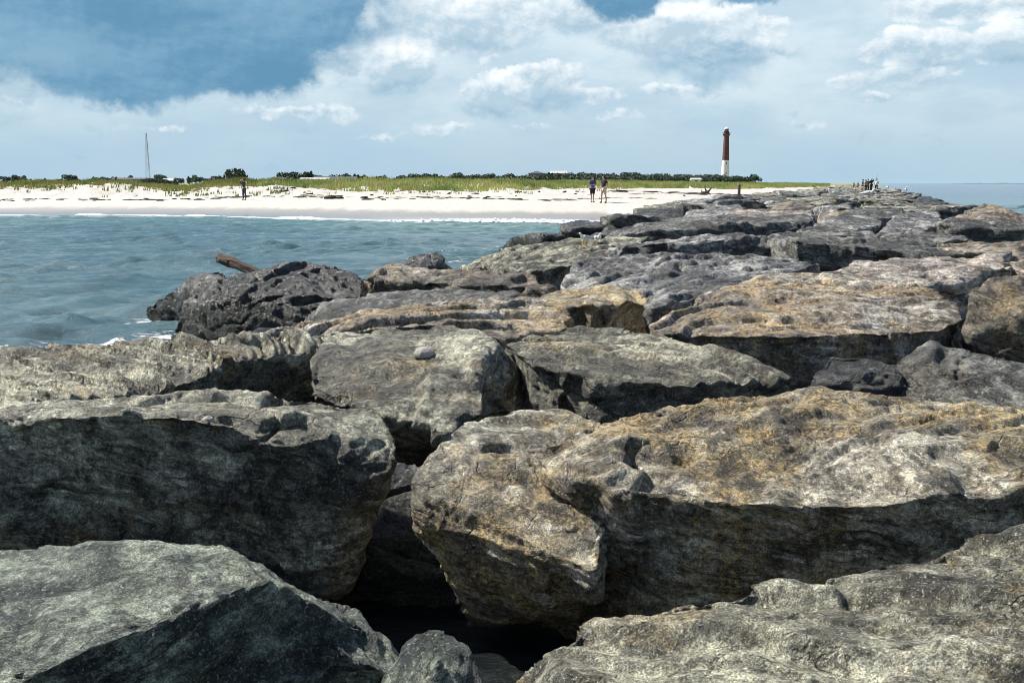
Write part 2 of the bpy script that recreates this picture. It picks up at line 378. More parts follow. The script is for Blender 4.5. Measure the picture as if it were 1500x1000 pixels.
rock('angular grey boulder with a peaked ridge behind the rippled light grey one', 'grey',
     [([(868, 370, 1.14), (955, 353, 1.38), (1050, 347, 1.43), (1122, 341, 1.46), (1160, 375, 1.08), (1060, 384, 1.02), (960, 379, 1.08)], [])],
     zb=.3, smooth=3)
rock('long dark slab with a sheer black front and pale sloping top', 'slate',
     [([(1118, 346, 1.4), (1150, 341, 1.43), (1195, 333, 1.47), (1260, 337, 1.44), (1330, 351, 1.34), (1394, 372, -16.2), (1290, 368, -16.7), (1165, 351, -16.5)], [(1215, 396, -16.7)])],
     zb=.3, smooth=3)
rock('flat olive slab sloping to the water left of the angular grey boulder', 'olive',
     [([(676, 385, .88), (740, 362, 1.15), (850, 349, 1.3), (955, 344, 1.34), (932, 362, 1.2), (832, 386, 1.04), (775, 399, .98), (720, 393, .88)], [])],
     zb=.1, flare=1.05)
rock('long low dark boulder beside the water behind the brown mounded slab', 'brown',
     [([(522, 406, .93), (560, 391, 1.05), (640, 388, 1.06), (705, 393, 1.05), (785, 404, 1.0), (808, 421, .9), (700, 416, .9), (600, 409, .94)], [])],
     zb=.1, lam=.3)
rock('small dark stone perched on the long low boulder by the water', 'dark',
     [([(588, 389, -16.6), (604, 373, -16.7), (625, 367, -16.8), (650, 374, -16.7), (662, 391, -16.5)], [(625, 392, -15.9)])], zb=.75, name='stone')
rock('big black wet boulder streaming at the waterline on the left', 'dark',
     [([(256, 465, -15.4), (268, 440, -15.6), (305, 414, -15.8), (360, 393, -16), (440, 383, -16.3), (505, 394, -16.3), (540, 410, -16), (530, 440, -15.2), (440, 428, -15), (350, 432, -15)], [(318, 494, -14.6), (450, 500, -14.4), (255, 478, -15.4)])],
     zb=-.3, flare=1.1, lam=.3, amp=1.5, vox=.032)
rock('black weedy stone with reddish patches tapering into the sea', 'dark',
     [([(216, 446, -18.3), (250, 430, -18.2), (290, 398, -18), (325, 393, -18), (345, 406, -17.8)], [(300, 450, -17), (210, 452, -18.3)])], zb=-.3, amp=1.4, name='stone')
rock('rounded grey stone in front of the black wet boulder', 'slate',
     [([(445, 470, .75), (470, 441, .95), (560, 425, 1.05), (680, 423, 1.07), (770, 430, 1.1), (640, 446, 1.0), (540, 464, .88), (455, 484, .68)], [])], zb=.1)
rock('dark boulder rising from the water before the beach', 'dark',
     [([(733, 362, .05), (748, 346, .5), (790, 338, .75), (826, 342, .65), (836, 358, .2)], [])], zb=-.4, flare=1.15, amp=1.4)
rock('dark sloping boulder at the edge of the surf', 'dark',
     [([(860, 348, -32), (900, 325, -35), (940, 309, -37), (985, 302, -37), (1001, 316, -36), (960, 336, -33), (900, 343, -32)], [])], zb=-.2, amp=1.4)
rock('long slab with a dark front edge behind the angular grey boulder', 'slate',
     [([(935, 326, -25), (1050, 316, -26), (1180, 315, -26), (1194, 323, -22.8), (1060, 326, -22.3), (960, 336, -22), (880, 348, -22)], [(1130, 350, -22.3)])], zb=.2)
rock('dark flat slab right of the long pale-topped slab', 'slate',
     [([(1283, 347, 1.3), (1310, 334, 1.42), (1380, 337, 1.4), (1428, 350, 1.28), (1340, 357, 1.2)], [])], zb=.2)
rock('rough brownish slab ending at the right edge above the pinkish slab', 'brown',
     [([(1358, 360, 1.22), (1420, 351, 1.3), (1500, 356, 1.28), (1600, 360, 1.26), (1600, 382, 1.05), (1500, 377, 1.08), (1400, 369, 1.14)], [])], zb=.2)
rock('straight-edged slab with a deep black front at the right edge', 'slate',
     [([(1366, 326, -24), (1395, 319, -25), (1500, 326, -25), (1560, 334, -24), (1500, 335, -22.8), (1388, 328, -22.6)], [(1440, 354, -22.6)])], zb=.2, smooth=3)
rock('rounded brown boulder standing against the sea at the right edge', 'brown',
     [([(1384, 329, -26), (1412, 305, -27.5), (1440, 297, -28), (1466, 300, -28), (1505, 322, -27), (1540, 338, -26)], [(1450, 332, -25)])], zb=.1)
rock('medium grey boulder behind the dark flat slab', 'grey',
     [([(1286, 337, 1.15), (1318, 312, 1.45), (1370, 308, 1.46), (1388, 326, 1.25), (1340, 340, 1.1)], [])], zb=.2)
rock('pale flat slab above the long dark slab', 'grey',
     [([(1188, 333, 1.2), (1210, 316, 1.42), (1280, 314, 1.44), (1296, 328, 1.28), (1240, 336, 1.18)], [])], zb=.2)
rock('thin dark-fronted slab on the crest before the gulls', 'slate',
     [([(1226, 312, 1.35), (1245, 305, 1.42), (1320, 304, 1.42), (1328, 315, 1.3), (1270, 318, 1.26)], [])], zb=.2)
rock('black jagged rock at the seaward end of the crest', 'dark',
     [([(1336, 304, 1.1), (1346, 287, 1.5), (1362, 286, 1.5), (1388, 306, 1.0), (1360, 312, .9)], [])], zb=-.2)
rock('tan slab showing at the right edge beside the tall brown boulder', 'tan',
     [([(1472, 388, 1.15), (1480, 374, 1.24), (1600, 372, 1.24), (1600, 402, 1.05), (1490, 402, 1.06)], [])], zb=.3)
rock('grey boulder below the beach post', 'grey',
     [([(996, 322, 1.1), (1018, 299, 1.45), (1060, 300, 1.45), (1102, 308, 1.35), (1104, 322, 1.15)], [])], zb=.1)
rock('low reddish-brown slab on the crest left of the first gull', 'pink',
     [([(1048, 320, 1.22), (1085, 307, 1.42), (1190, 310, 1.42), (1194, 323, 1.25), (1120, 328, 1.18)], [])], zb=.1)
rock('dark rock tip at the left edge by the foaming water', 'dark',
     [([(-130, 510, -12.6), (-60, 495, -12.8), (2, 502, -12.8), (22, 524, -12.6)], [(-60, 540, -12)])], zb=-.3)
rock('grey stone in the gap below the small yellow boulder', 'slate',
     [([(940, 508, .7), (1010, 500, .75), (1150, 520, .75), (1190, 545, .65), (1100, 550, .6), (960, 530, .6)], [])], zb=0.)
rock('black boulder sunk deep in the gap between the two largest foreground boulders', 'dark',
     [([(470, 700, -5.9), (560, 680, -6.0), (650, 690, -6.0), (720, 720, -5.8)], [(480, 860, -5.4), (600, 850, -5.35), (700, 850, -5.4), (470, 780, -5.5), (600, 765, -5.6), (720, 790, -5.5)])], zb=-.4, lam=.3)
# small loose stones
def sit(px, py, d):
    q = P(px, py, -d); z = -9
    for o in ROCKS:
        ok, loc, n_, i_ = o.ray_cast(Vector((q[0]-o.location.x, q[1]-o.location.y, 4)), Vector((0, 0, -1)))
        if ok: z = max(z, loc.z+o.location.z)
    return z
bpy.context.view_layer.update()
Z5 = sit(620, 495, 7.3); Z3 = sit(300, 600, 5.3)
PALE = simple('pale_stone', (.32, .30, .265), .75, .25, 30.)
for lab, mk, px, d, z, w, h in [('small pale loose stone lying on the central grey boulder', 'pink', 620, 7.3, Z5, .165, .065), ('small pale loose stone on the rim of the huge dark-faced boulder', 'tan', 300, 5.3, Z3, .09, .05)]:
    q = P(px, 500, -d); rs = np.random.RandomState(int(px))
    pts = [np.array([q[0]+w*.5*math.cos(t_)*rs.uniform(.8, 1.1)*k, q[1]+w*.35*math.sin(t_)*k, z+hz]) for k, hz in ((1., -.01), (1.05, h*.3), (.6, h*.8), (.25, h)) for t_ in np.linspace(0, 5.4, 7)]
    me, ctr = rock_mesh([pts], w*.05, 900, amp=.3, smooth=1, fac=.6)
    o = link('stone', me, PALE); o.location = ctr; tag(o, lab, 'stone'); ROCKS.append(o)

# --- the crest running on towards the lighthouse
protos = []
for k in range(8):
    rs = np.random.RandomState(200+k)
    n = 11; a = np.sort(rs.uniform(0, 2*math.pi, n))
    r = rs.uniform(.8, 1.1, n)
    top = [np.array([math.cos(t)*q*1.35, math.sin(t)*q*.95, rs.uniform(.42, .62)+.12*math.cos(t-k)]) for t, q in zip(a, r)]
    bot = [np.array([p[0]*1.05, p[1]*1.05, -.55]) for p in top]
    me, c = rock_mesh([top+bot], .075, 300+k, amp=1.3, smooth=3)
    me.transform(Matrix.Translation(Vector(c)))
    protos.append(me)
def jetty_x(y): return 3.1+.33*(y-36), 16.6+.33*(y-36)
rs = np.random.RandomState(5)
y = 35.; row = 0; far_blocks = []
mats = ['slate', 'olive', 'brown', 'grey', 'slate', 'dark']
proto_m = {}
def crest_rock(x, y, z, s, side):
    k = rs.randint(8); mk = 'dark' if side else mats[rs.randint(5)]
    if (k, mk) not in proto_m:
        me = protos[k].copy(); me.materials.clear(); me.materials.append(RM[mk]); proto_m[(k, mk)] = me
    o = bpy.data.objects.new('boulder', proto_m[(k, mk)]); COL.objects.link(o)
    o.location = (x, y, z); o.rotation_euler = (rs.uniform(-.09, .09), rs.uniform(-.09, .09), rs.uniform(0, 6.28))
    o.scale = (s*rs.uniform(.9, 1.25), s*rs.uniform(.85, 1.1), rs.uniform(.85, 1.1))
    lab = {'dark': 'dark wet boulder on the sloping flank of the far jetty', 'slate': 'dark grey flat boulder on the far crest of the jetty', 'olive': 'olive-grey flat boulder on the far crest of the jetty',
           'brown': 'brownish flat boulder on the far crest of the jetty', 'grey': 'light grey flat boulder on the far crest of the jetty'}[mk]
    tag(o, lab, 'rock', 'boulders of the far jetty crest')
while y < 118:
    x0, x1 = jetty_x(y); n = 6 if y < 70 else 5
    w = (x1-x0)/n
    for i in range(-1, n+1):
        side = i < 0 or i == n
        x = x0 + (i+.5)*w + rs.uniform(-.3, .3) + (row % 2)*.5
        yy = y + rs.uniform(-.5, .5)
        px = 750+1518*x/yy; 
        if y < 47 and (940 < px < 1210 and y < 38 or 1290 < px and y < 44): continue
        if side and rs.rand() < .25: continue
        z = rs.uniform(.42, .82) if not side else rs.uniform(.0, .3)
        crest_rock(x, yy, z, w*.5*1.05 if not side else 1.0, side)
    y += 2.3 if y < 70 else 3.0; row += 1
for x, yy, sz_ in ((4.9, 4.6, 1.35), (6.3, 7.6, 1.6), (8.0, 11.2, 1.7), (9.9, 15.0, 1.8), (11.8, 19.4, 1.9), (14.0, 24.2, 2.0)):
    crest_rock(x, yy, .3, sz_, False)
    o = COL.objects[-1]; o['label'] = 'grey boulder on the seaward flank of the near jetty'; o['group'] = 'boulders on the seaward flank'
# beyond that the crest reads as one mass
vv = []; ff = []; base = 0
pc = [np.array([v.co for v in m.vertices], np.float32) for m in protos[:3]]
lo = []
for k in range(3):
    o = bpy.data.objects.new('tmp', protos[k].copy()); COL.objects.link(o)
    dm = o.modifiers.new('d', 'DECIMATE'); dm.ratio = .12
    bpy.context.view_layer.update(); dg = bpy.context.evaluated_depsgraph_get()
    r = bpy.data.meshes.new_from_object(o.evaluated_get(dg)); bpy.data.objects.remove(o)
    r.calc_loop_triangles()
    lo.append((np.array([v.co for v in r.vertices], np.float32), np.array([t.vertices for t in r.loop_triangles], np.int32)))
while y < 620:
    x0, x1 = jetty_x(y); n = 5
    for i in range(n):
        v, f = lo[rs.randint(3)]; a = rs.uniform(0, 6.28); s = (x1-x0)/n*.62
        R = np.array([[math.cos(a), -math.sin(a), 0], [math.sin(a), math.cos(a), 0], [0, 0, 1]], np.float32)
        vv.append((v*[s, s, 1]) @ R.T + [x0+(i+.5)*(x1-x0)/n, y+rs.uniform(-1, 1), rs.uniform(.5, .72)-(.2 if i in (0, n-1) else 0)])
        ff.append(f+base); base += len(v)
    y += 3.6
me = mesh_np('far_jetty_rubble', np.concatenate(vv), np.concatenate(ff), False)
attr(me, 'strata', np.concatenate(vv)[:, 2]*4)
tag(link('far_jetty_rubble', me, RM['olive']), 'distant boulders of the jetty crest merging towards the horizon', 'rocks', None, 'stuff')

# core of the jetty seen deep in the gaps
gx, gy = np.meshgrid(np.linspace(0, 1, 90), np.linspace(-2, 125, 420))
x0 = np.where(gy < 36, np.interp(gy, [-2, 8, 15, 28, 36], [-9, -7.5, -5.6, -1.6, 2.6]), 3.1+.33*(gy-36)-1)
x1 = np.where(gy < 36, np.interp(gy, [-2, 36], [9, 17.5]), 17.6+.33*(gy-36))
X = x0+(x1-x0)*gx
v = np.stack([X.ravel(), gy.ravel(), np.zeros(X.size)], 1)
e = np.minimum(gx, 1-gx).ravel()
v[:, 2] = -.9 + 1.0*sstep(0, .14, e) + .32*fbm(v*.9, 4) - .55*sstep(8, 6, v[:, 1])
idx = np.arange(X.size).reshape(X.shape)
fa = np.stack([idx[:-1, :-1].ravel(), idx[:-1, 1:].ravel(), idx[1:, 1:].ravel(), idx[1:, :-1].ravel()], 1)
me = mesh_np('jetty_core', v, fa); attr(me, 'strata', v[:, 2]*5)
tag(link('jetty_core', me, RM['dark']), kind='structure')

# ------------------------------------------------------------------ beach terrain
PROF = {  # pixel column -> (distance, height) knots
 -1500: [(52, -1.4), (78, 0), (86, .8), (98, 1.1), (106, 2.0), (112, 2.4), (130, 1.8), (200, 1.5), (1700, 1.7)],
 -300: [(52, -1.4), (76, 0), (85, .75), (96, 1.05), (104, 2.0), (110, 2.3), (130, 1.8), (200, 1.5), (1700, 1.7)],
 0:    [(52, -1.4), (75, 0), (84, .76), (94, 1.0), (101, 1.75), (109, 2.05), (130, 1.75), (200, 1.5), (1700, 1.7)],
 130:  [(52, -1.4), (75, 0), (84, .76), (94, 1.05), (100, 1.85), (107, 2.28), (128, 1.8), (200, 1.5), (1700, 1.7)],
 215:  [(52, -1.4), (74.5, 0), (84, .76), (94, 1.0), (101, 1.5), (108, 1.78), (130, 1.6), (200, 1.5), (1700, 1.7)],
 275:  [(50, -1.4), (74, 0), (84, .8), (94, 1.0), (102, 1.3), (112, 1.6), (135, 1.6), (200, 1.5), (1700, 1.7)],
 330:  [(50, -1.4), (73, 0), (83, .85), (93, 1.1), (104, 1.65), (120, 2.2), (140, 1.9), (220, 1.6), (1700, 1.7)],
 400:  [(48, -1.4), (70, 0), (82, .85), (92, 1.15), (104, 1.75), (124, 2.25), (150, 2.0), (260, 1.7), (1700, 1.7)],
 540:  [(42, -1.4), (65, 0), (80, .9), (92, 1.2), (104, 1.45), (120, 2.0), (145, 2.3), (260, 1.8), (1700, 1.7)],
 750:  [(42, -1.4), (64, 0), (72, .95), (90, 1.2), (108, 1.5), (125, 1.95), (155, 2.3), (280, 1.9), (1700, 1.7)],
 890:  [(42, -1.4), (63.5, 0), (69, 1.08), (92, 1.25), (140, 1.45), (170, 1.9), (205, 2.15), (330, 1.9), (1700, 1.7)],
 1000: [(40, -1.2), (56, .2), (66, .95), (95, 1.2), (160, 1.36), (200, 1.75), (260, 2.05), (380, 1.9), (1700, 1.7)],
 1100: [(60, -1.2), (84, .3), (96, .8), (120, 1.0), (180, 1.22), (240, 1.6), (300, 1.9), (420, 1.8), (1700, 1.7)],
 1190: [(130, -1.2), (190, .3), (215, .7), (235, .9), (260, 1.2), (310, 1.4), (370, 1.7), (500, 1.8), (1700, 1.8)],
 1250: [(280, -1.2), (360, -.3), (400, .3), (440, .6), (480, .8), (560, 1.), (700, 1.4), (900, 1.6), (1700, 1.8)],
 1285: [(600, -1.2), (800, -.8), (900, -.4), (950, 0), (1000, .3), (1100, .6), (1200, .8), (1300, 1.), (1700, 1.2)],
 1320: [(600, -1.5), (800, -1.5), (900, -1.5), (950, -1.5), (1000, -1.5), (1100, -1.5), (1200, -1.5), (1300, -1.5), (1700, -1.5)],
}
PXK = np.array(sorted(PROF), float)
KD = np.array([[k[0] for k in PROF[p]] for p in sorted(PROF)], float)
KZ = np.array([[k[1] for k in PROF[p]] for p in sorted(PROF)], float)
def knots(px):
    px = np.atleast_1d(px)
    return (np.stack([np.interp(px, PXK, KD[:, j]) for j in range(9)], 1), np.stack([np.interp(px, PXK, KZ[:, j]) for j in range(9)], 1))
def terr(px, d):
    px = np.atleast_1d(np.asarray(px, float)); d = np.atleast_1d(np.asarray(d, float))
    kd, kz = knots(px); z = np.full(len(px), -1.6)
    z = np.where(d >= kd[:, 8], kz[:, 8], z)
    for j in range(8):
        m = (d >= kd[:, j]) & (d < kd[:, j+1])
        t = (d-kd[:, j])/(kd[:, j+1]-kd[:, j]); ts = t*t*(3-2*t)*.6+t*.4
        z = np.where(m, kz[:, j]+(kz[:, j+1]-kz[:, j])*ts, z)
    x = tanpx(px)*d
    p = np.stack([x, d, np.zeros(len(x))], 1)
    du = sstep(.9, 1.5, z)
    z = z + .02*fbm(p*.9, 3)*sstep(.4, .9, z) + du*(.34*fbm(p*.12+4, 3) + .20*fbm(p*.36+9, 3)) + .05*fbm(p*.06, 2)
    return z
def terr1(px, d): return float(terr(px, d)[0])
pxs = np.concatenate([np.linspace(-1500, -60, 120), np.linspace(-55, 1330, 760)])
ds = np.concatenate([np.linspace(44, 64, 20), np.linspace(64.5, 135, 190), np.geomspace(136, 1700, 110)])
PX, DD = np.meshgrid(pxs, ds)
Z = terr(PX.ravel(), DD.ravel())
v = np.stack([tanpx(PX.ravel())*DD.ravel(), DD.ravel(), Z], 1)
idx = np.arange(PX.size).reshape(PX.shape)
fa = np.stack([idx[:-1, :-1].ravel(), idx[:-1, 1:].ravel(), idx[1:, 1:].ravel(), idx[1:, :-1].ravel()], 1)
me = mesh_np('beach', v, fa)
kd, kz = knots(PX.ravel())
veg = sstep(0, 1, (DD.ravel()-kd[:, 5]+8)/16)
attr(me, 'veg', veg)
m, t, b = material('sand')
geo = t.new('ShaderNodeNewGeometry'); pos = geo.outputs['Position']; pz = t.sep(pos)[2]
n1 = t.noise(pos, .35, 6, .6); n2 = t.noise(pos, 3.2, 5, .65); n3 = t.noise(t.vm('MULTIPLY', pos, (1., .35, 1.)), .8, 4)
c = t.mix(t.ramp(n2, .35, .66), (.47, .44, .385), (.565, .535, .48))
c = t.mix(t.ramp(n1, .5, .72, 0., .35), c, (.52, .47, .39))
wet = t.ramp(t.m('ADD', pz, t.m('MULTIPLY', t.m('SUBTRACT', n3, .5), .35)), 0.30, .56, 1., 0.)
c = t.mix(wet, c, t.mix(n1, (.25, .24, .22), (.32, .31, .29)))
c = t.mix(t.m('MULTIPLY', t.new('ShaderNodeAttribute', attribute_name='veg').outputs['Fac'], .9), c, t.mix(t.ramp(n2, .3, .7), (.20, .20, .07), (.34, .30, .13)))
t.put(b.inputs['Base Color'], c)
t.put(b.inputs['Roughness'], t.ramp(pz, .02, .55, .16, .85, 'LINEAR'))
bp = t.new('ShaderNodeBump'); bp.inputs['Distance'].default_value = .1; t.put(bp.inputs['Strength'], t.m('SUBTRACT', .75, t.m('MULTIPLY', wet, .7)))
t.put(bp.inputs['Height'], t.m('ADD', n2, n1)); t.put(b.inputs['Normal'], bp.outputs[0])
tag(link('beach', me, m), kind='structure')

# sea bed
bm = bmesh.new(); vs = [bm.verts.new(p) for p in ((-14000, -400, -2.2), (14000, -400, -2.2), (14000, 16000, -2.2), (-14000, 16000, -2.2))]; bm.faces.new(vs)
tag(link('seabed', bm_mesh('seabed', bm), simple('seabed_sand', (.08, .09, .08))), kind='structure')

# ------------------------------------------------------------------ sea
az = np.linspace(-math.radians(48), math.radians(48), 640)
rr = np.concatenate([np.linspace(3, 9, 30), np.geomspace(9.2, 110, 560), np.geomspace(112, 15000, 170)])
A, Rr = np.meshgrid(az, rr); x = (Rr*np.tan(A)).ravel(); yv = Rr.ravel()
rs = np.random.RandomState(9); z = np.zeros(x.size, np.float32)
sp = np.gradient(rr)[:, None]*np.ones_like(A); sp = np.maximum(sp, Rr*.0027).ravel()
for k in range(42):
    lamw = .55*1.075**k if k < 30 else rs.uniform(3, 9)
    th = math.radians(rs.normal(115 if k % 3 else 60, 28)); kx, ky = math.cos(th), math.sin(th)
    w = sstep(2.2, 5, lamw/sp)
    a = .019*min(lamw, 1.6)**.9*(1.6/max(lamw, 1.6))**1.1
    ph = 2*math.pi/lamw*(kx*x+ky*yv)+rs.uniform(0, 6.28)
    z += w*a*(1-2*np.abs(np.sin(ph/2))**1.3)*.62
pz3 = np.stack([x, yv, np.zeros_like(x)], 1)
z *= .55+.9*sstep(-.5, .6, fbm(pz3*.16, 3))
z *= 1+1.2*sstep(12, 30, x)
lee = sstep(.0, 1., np.where(yv < 36, 1., 0)*sstep(-3, 3, x))   # trapped water inside the jetty is calm
z *= 1-.7*lee
v = np.stack([x, yv, z-.02], 1)
idx = np.arange(A.size).reshape(A.shape)
fa = np.stack([idx[:-1, :-1].ravel(), idx[:-1, 1:].ravel(), idx[1:, 1:].ravel(), idx[1:, :-1].ravel()], 1)
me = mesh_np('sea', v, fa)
foam = np.zeros(x.size)
def fb(cx, cy, rx, ry, s=1., rot=0.):
    global foam
    dx, dy = x-cx, yv-cy; c, s_ = math.cos(rot), math.sin(rot)
    foam = np.maximum(foam, s*np.exp(-((dx*c+dy*s_)/rx)**2-((-dx*s_+dy*c)/ry)**2))
for (px, py, rx, ry, s) in [(150, 500, 2.2, 1.1, 1.2), (60, 512, 1.8, 1.0, 1.15), (230, 488, 1.6, .9, 1.1), (110, 490, 2.2, 1.2, .7), (235, 458, .9, .7, .8), (270, 486, .8, .5, 1.), (300, 494, .5, .5, 1.), (330, 500, .6, .5, .8),
                            (100, 480, 2.5, 1.5, .55), (690, 362, 2.5, 2, .6), (640, 378, 2, 2, .62), (845, 345, 2.2, 2.5, .7), (530, 390, 1, 1, .6), (1425, 303, 2.5, 2.5, .8), (1400, 306, 2, 2, .8), (1500, 318, 3, 3, .7), (1310, 276, 9, 8, .75), (1372, 274, 8, 6, .7), (1350, 276, 6, 8, .7), (1480, 292, 5, 4, .45)]:
    q = P(px, py, 0.); fb(q[0], q[1], rx, ry, s*(.62 if q[1] < 17 else .9))
attr(me, 'foam', foam)
attr(me, 'gap_shade', np.where(yv < 36, sstep(-.6, .8, x-np.interp(yv, [-2, 8, 15, 28, 36], [-9, -7.5, -5.6, -1.6, 2.6])), 0))
kdn = np.interp(750+1518*x/np.maximum(yv, 1), PXK, KD[:, 1])
shal = sstep(22, 2, kdn-yv)*(x < 9)
attr(me, 'shallow', np.clip(shal, 0, 1))
m, t, b = material('sea_water')
geo = t.new('ShaderNodeNewGeometry'); pos = geo.outputs['Position']
fo = t.new('ShaderNodeAttribute', attribute_name='foam').outputs['Fac']; sh = t.new('ShaderNodeAttribute', attribute_name='shallow').outputs['Fac']
w1 = t.noise(t.vm('MULTIPLY', pos, (1., 1.6, 1.)), 1.9, 8, .7, .4); w2 = t.noise(t.vm('MULTIPLY', pos, (.7, 1.3, 1.)), .22, 5, .6)
w3 = t.noise(pos, .03, 4)
fn = t.noise(t.vm('MULTIPLY', pos, (.8, 1.4, 1.)), 2.6, 8, .72, 1.2)
fm = t.m('MULTIPLY', t.ramp(t.m('ADD', fn, t.m('MULTIPLY', fo, .42)), .73, .86), t.ramp(fo, .08, .3))
caps = t.m('MULTIPLY', t.ramp(t.m('ADD', t.noise(t.vm('MULTIPLY', pos, (.6, 1.6, 1.)), .9, 7, .68, .6), t.m('MULTIPLY', w3, .1)), .76, .80), .45)
c = t.mix(t.ramp(w2, .3, .7), (.052, .110, .126), (.096, .166, .180))
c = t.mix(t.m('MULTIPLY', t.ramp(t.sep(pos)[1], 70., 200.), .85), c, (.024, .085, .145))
c = t.mix(t.m('MULTIPLY', sh, .75), c, (.10, .20, .17))
c = t.mix(t.new('ShaderNodeAttribute', attribute_name='gap_shade').outputs['Fac'], c, (.008, .012, .012))  # deep shade of the gaps painted into the water colour inside the jetty
c = t.mix(t.m('MAXIMUM', fm, caps), c, (.82, .86, .87))
t.put(b.inputs['Base Color'], c); t.put(b.inputs['Roughness'], t.m('ADD', .12, t.m('MULTIPLY', t.m('MAXIMUM', fm, caps), .6)))
b.inputs['IOR'].default_value = 1.33
bp = t.new('ShaderNodeBump'); bp.inputs['Strength'].default_value = .8; bp.inputs['Distance'].default_value = .2
t.put(bp.inputs['Height'], t.m('ADD', t.m('MULTIPLY', w1, .6), t.m('ADD', t.m('MULTIPLY', w2, 2.6), t.m('ADD', t.m('MULTIPLY', fm, .3), t.m('MULTIPLY', t.noise(t.vm('MULTIPLY', pos, (.6, 1.4, 1.)), .06, 4, .6), 7.))))); t.put(b.inputs['Normal'], bp.outputs[0])
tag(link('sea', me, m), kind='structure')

# breaking surf along the beach
m_foam, t, b = material('foam')
co = t.new('ShaderNodeTexCoord').outputs['Object']; n = t.noise(co, 2.5, 6, .7)
t.put(b.inputs['Base Color'], t.mix(t.ramp(n, .3, .6), (.62, .68, .69), (.86, .88, .88))); b.inputs['Roughness'].default_value = .8
bp = t.new('ShaderNodeBump'); bp.inputs['Distance'].default_value = .15; t.put(bp.inputs['Height'], n); t.put(b.inputs['Normal'], bp.outputs[0])
vv = []; ff = []; base = 0
rs = np.random.RandomState(21)
for (pa, pb, off, hh, ww) in [(400, 480, .9, .2, 1.1), (545, 905, .6, .2, .9), (106, 156, .2, .14, .8), (-60, 60, .25, .05, .4), (150, 330, .1, .045, .35), (330, 560, .5, .05, .4), (270, 300, -.4, .09, .6), (640, 900, 1.9, .11, .45), (180, 250, .2, .06, .4)]:
    n = int((pb-pa)*1.6)+8; px = np.linspace(pa, pb, n)
    d0 = np.interp(px, PXK, KD[:, 1]) - off + .35*np.sin(px*.021+pa)+.25*fbm(np.stack([px*.05, px*0, px*0+pa], 1), 3)
    env = np.sin(np.linspace(0, math.pi, n))**.6
    nn = fbm(np.stack([px*.14, px*0+3, px*0+pa], 1), 3)
    hgt = hh*.8*env*(.85+.4*nn); wd = ww*env*(.8+.5*fbm(np.stack([px*.09, px*0+8, px*0+pa], 1), 2))
    K = 9
    for j in range(K):
        a = j/(K-1); lift = math.sin(math.pi*a**.8)
        dd = d0+(a-.4)*wd*1.6
        zz = np.maximum(terr(px, dd), -.02)*(.9) + hgt*lift*(.85+.25*rs.rand(n)) - (.03 if j in (0, K-1) else 0)
        vv.append(np.stack([tanpx(px)*dd, dd, zz], 1))
    idx = base+np.arange(K*n).reshape(K, n); base += K*n
    ff.append(np.stack([idx[:-1, :-1].ravel(), idx[:-1, 1:].ravel(), idx[1:, 1:].ravel(), idx[1:, :-1].ravel()], 1))
me = mesh_np('surf_foam', np.concatenate(vv), np.concatenate(ff))
tag(link('surf_foam', me, m_foam), 'white foam of small waves breaking on the sand', 'surf', None, 'stuff')

# low land across the inlet on the right horizon
px = np.linspace(1395, 1900, 120); vv = []
for d, zf in ((3000, -1.), (3050, .8), (3200, 2.2), (3500, 2.), (3600, -1)):
    hgt = zf*sstep(1395, 1440, px)*(.8+.5*fbm(np.stack([px*.05, px*0+d, px*0], 1), 3)) if zf > 0 else zf+px*0
    vv.append(np.stack([tanpx(px)*d, px*0+d, hgt], 1))
idx = np.arange(5*120).reshape(5, 120)
fa = np.stack([idx[:-1, :-1].ravel(), idx[:-1, 1:].ravel(), idx[1:, 1:].ravel(), idx[1:, :-1].ravel()], 1)
tag(link('far_shore', mesh_np('far_shore', np.concatenate(vv), fa), simple('far_shore', (.05, .08, .06), .9, .3, .02)), kind='structure')

# ------------------------------------------------------------------ dune grass and wrack
rs = np.random.RandomState(31)
def tufts(n, pa, pb, zone, hlo, hhi, spread, blades, wid, cols):
    px = rs.uniform(pa, pb, n); kd, kz = knots(px)
    d = zone(kd, n); z = terr(px, d); x = tanpx(px)*d
    ht = rs.uniform(hlo, hhi, n)
    V = []; C = []
    pat = fbm(np.stack([x*.10, d*.05, x*0], 1), 3); pat2 = fbm(np.stack([x*.35, d*.2, x*0+9], 1), 2)
    tt = np.clip(.5+.75*pat+.3*pat2+rs.normal(0, .18, n), 0, 1)[:, None]
    col = np.array(cols[0])*(1-tt)+np.array(cols[1])*tt
    rust = (rs.rand(n) < np.clip(.12+.4*pat2, 0, 1))[:, None]; col = np.where(rust, np.array(cols[2]), col)
    for k in range(blades):
        a = rs.uniform(0, 6.28, n); r = spread*np.sqrt(rs.rand(n)); bx, by = x+r*np.cos(a), d+r*np.sin(a)
        h = ht*rs.uniform(.6, 1.1, n); lean = rs.normal(.12, .22, n)*h; ly = rs.normal(0, .15, n)*h
        w = wid*rs.uniform(.6, 1.3, n)
        V.append(np.stack([np.stack([bx-w, by, z-.05], 1), np.stack([bx+w, by, z-.05], 1), np.stack([bx+lean, by+ly, z+h], 1)], 1))
        C.append(np.repeat(np.concatenate([col*rs.uniform(.75, 1.2, (n, 1)), np.ones((n, 1))], 1)[:, None], 3, 1))
    return np.concatenate(V).reshape(-1, 3), np.concatenate(C).reshape(-1, 4)
def zone_back(kd, n): return kd[:, 4]+(kd[:, 6]+14-kd[:, 4])*rs.beta(1.35, 1.0, n)
def zone_crest(kd, n): return kd[:, 5]+rs.normal(1.5, 3.2, n)
def zone_far(kd, n): return kd[:, 6]+(kd[:, 7]-kd[:, 6])*rs.rand(n)
def zone_face(kd, n): return kd[:, 3]+(kd[:, 5]-kd[:, 3])*np.sqrt(rs.rand(n))
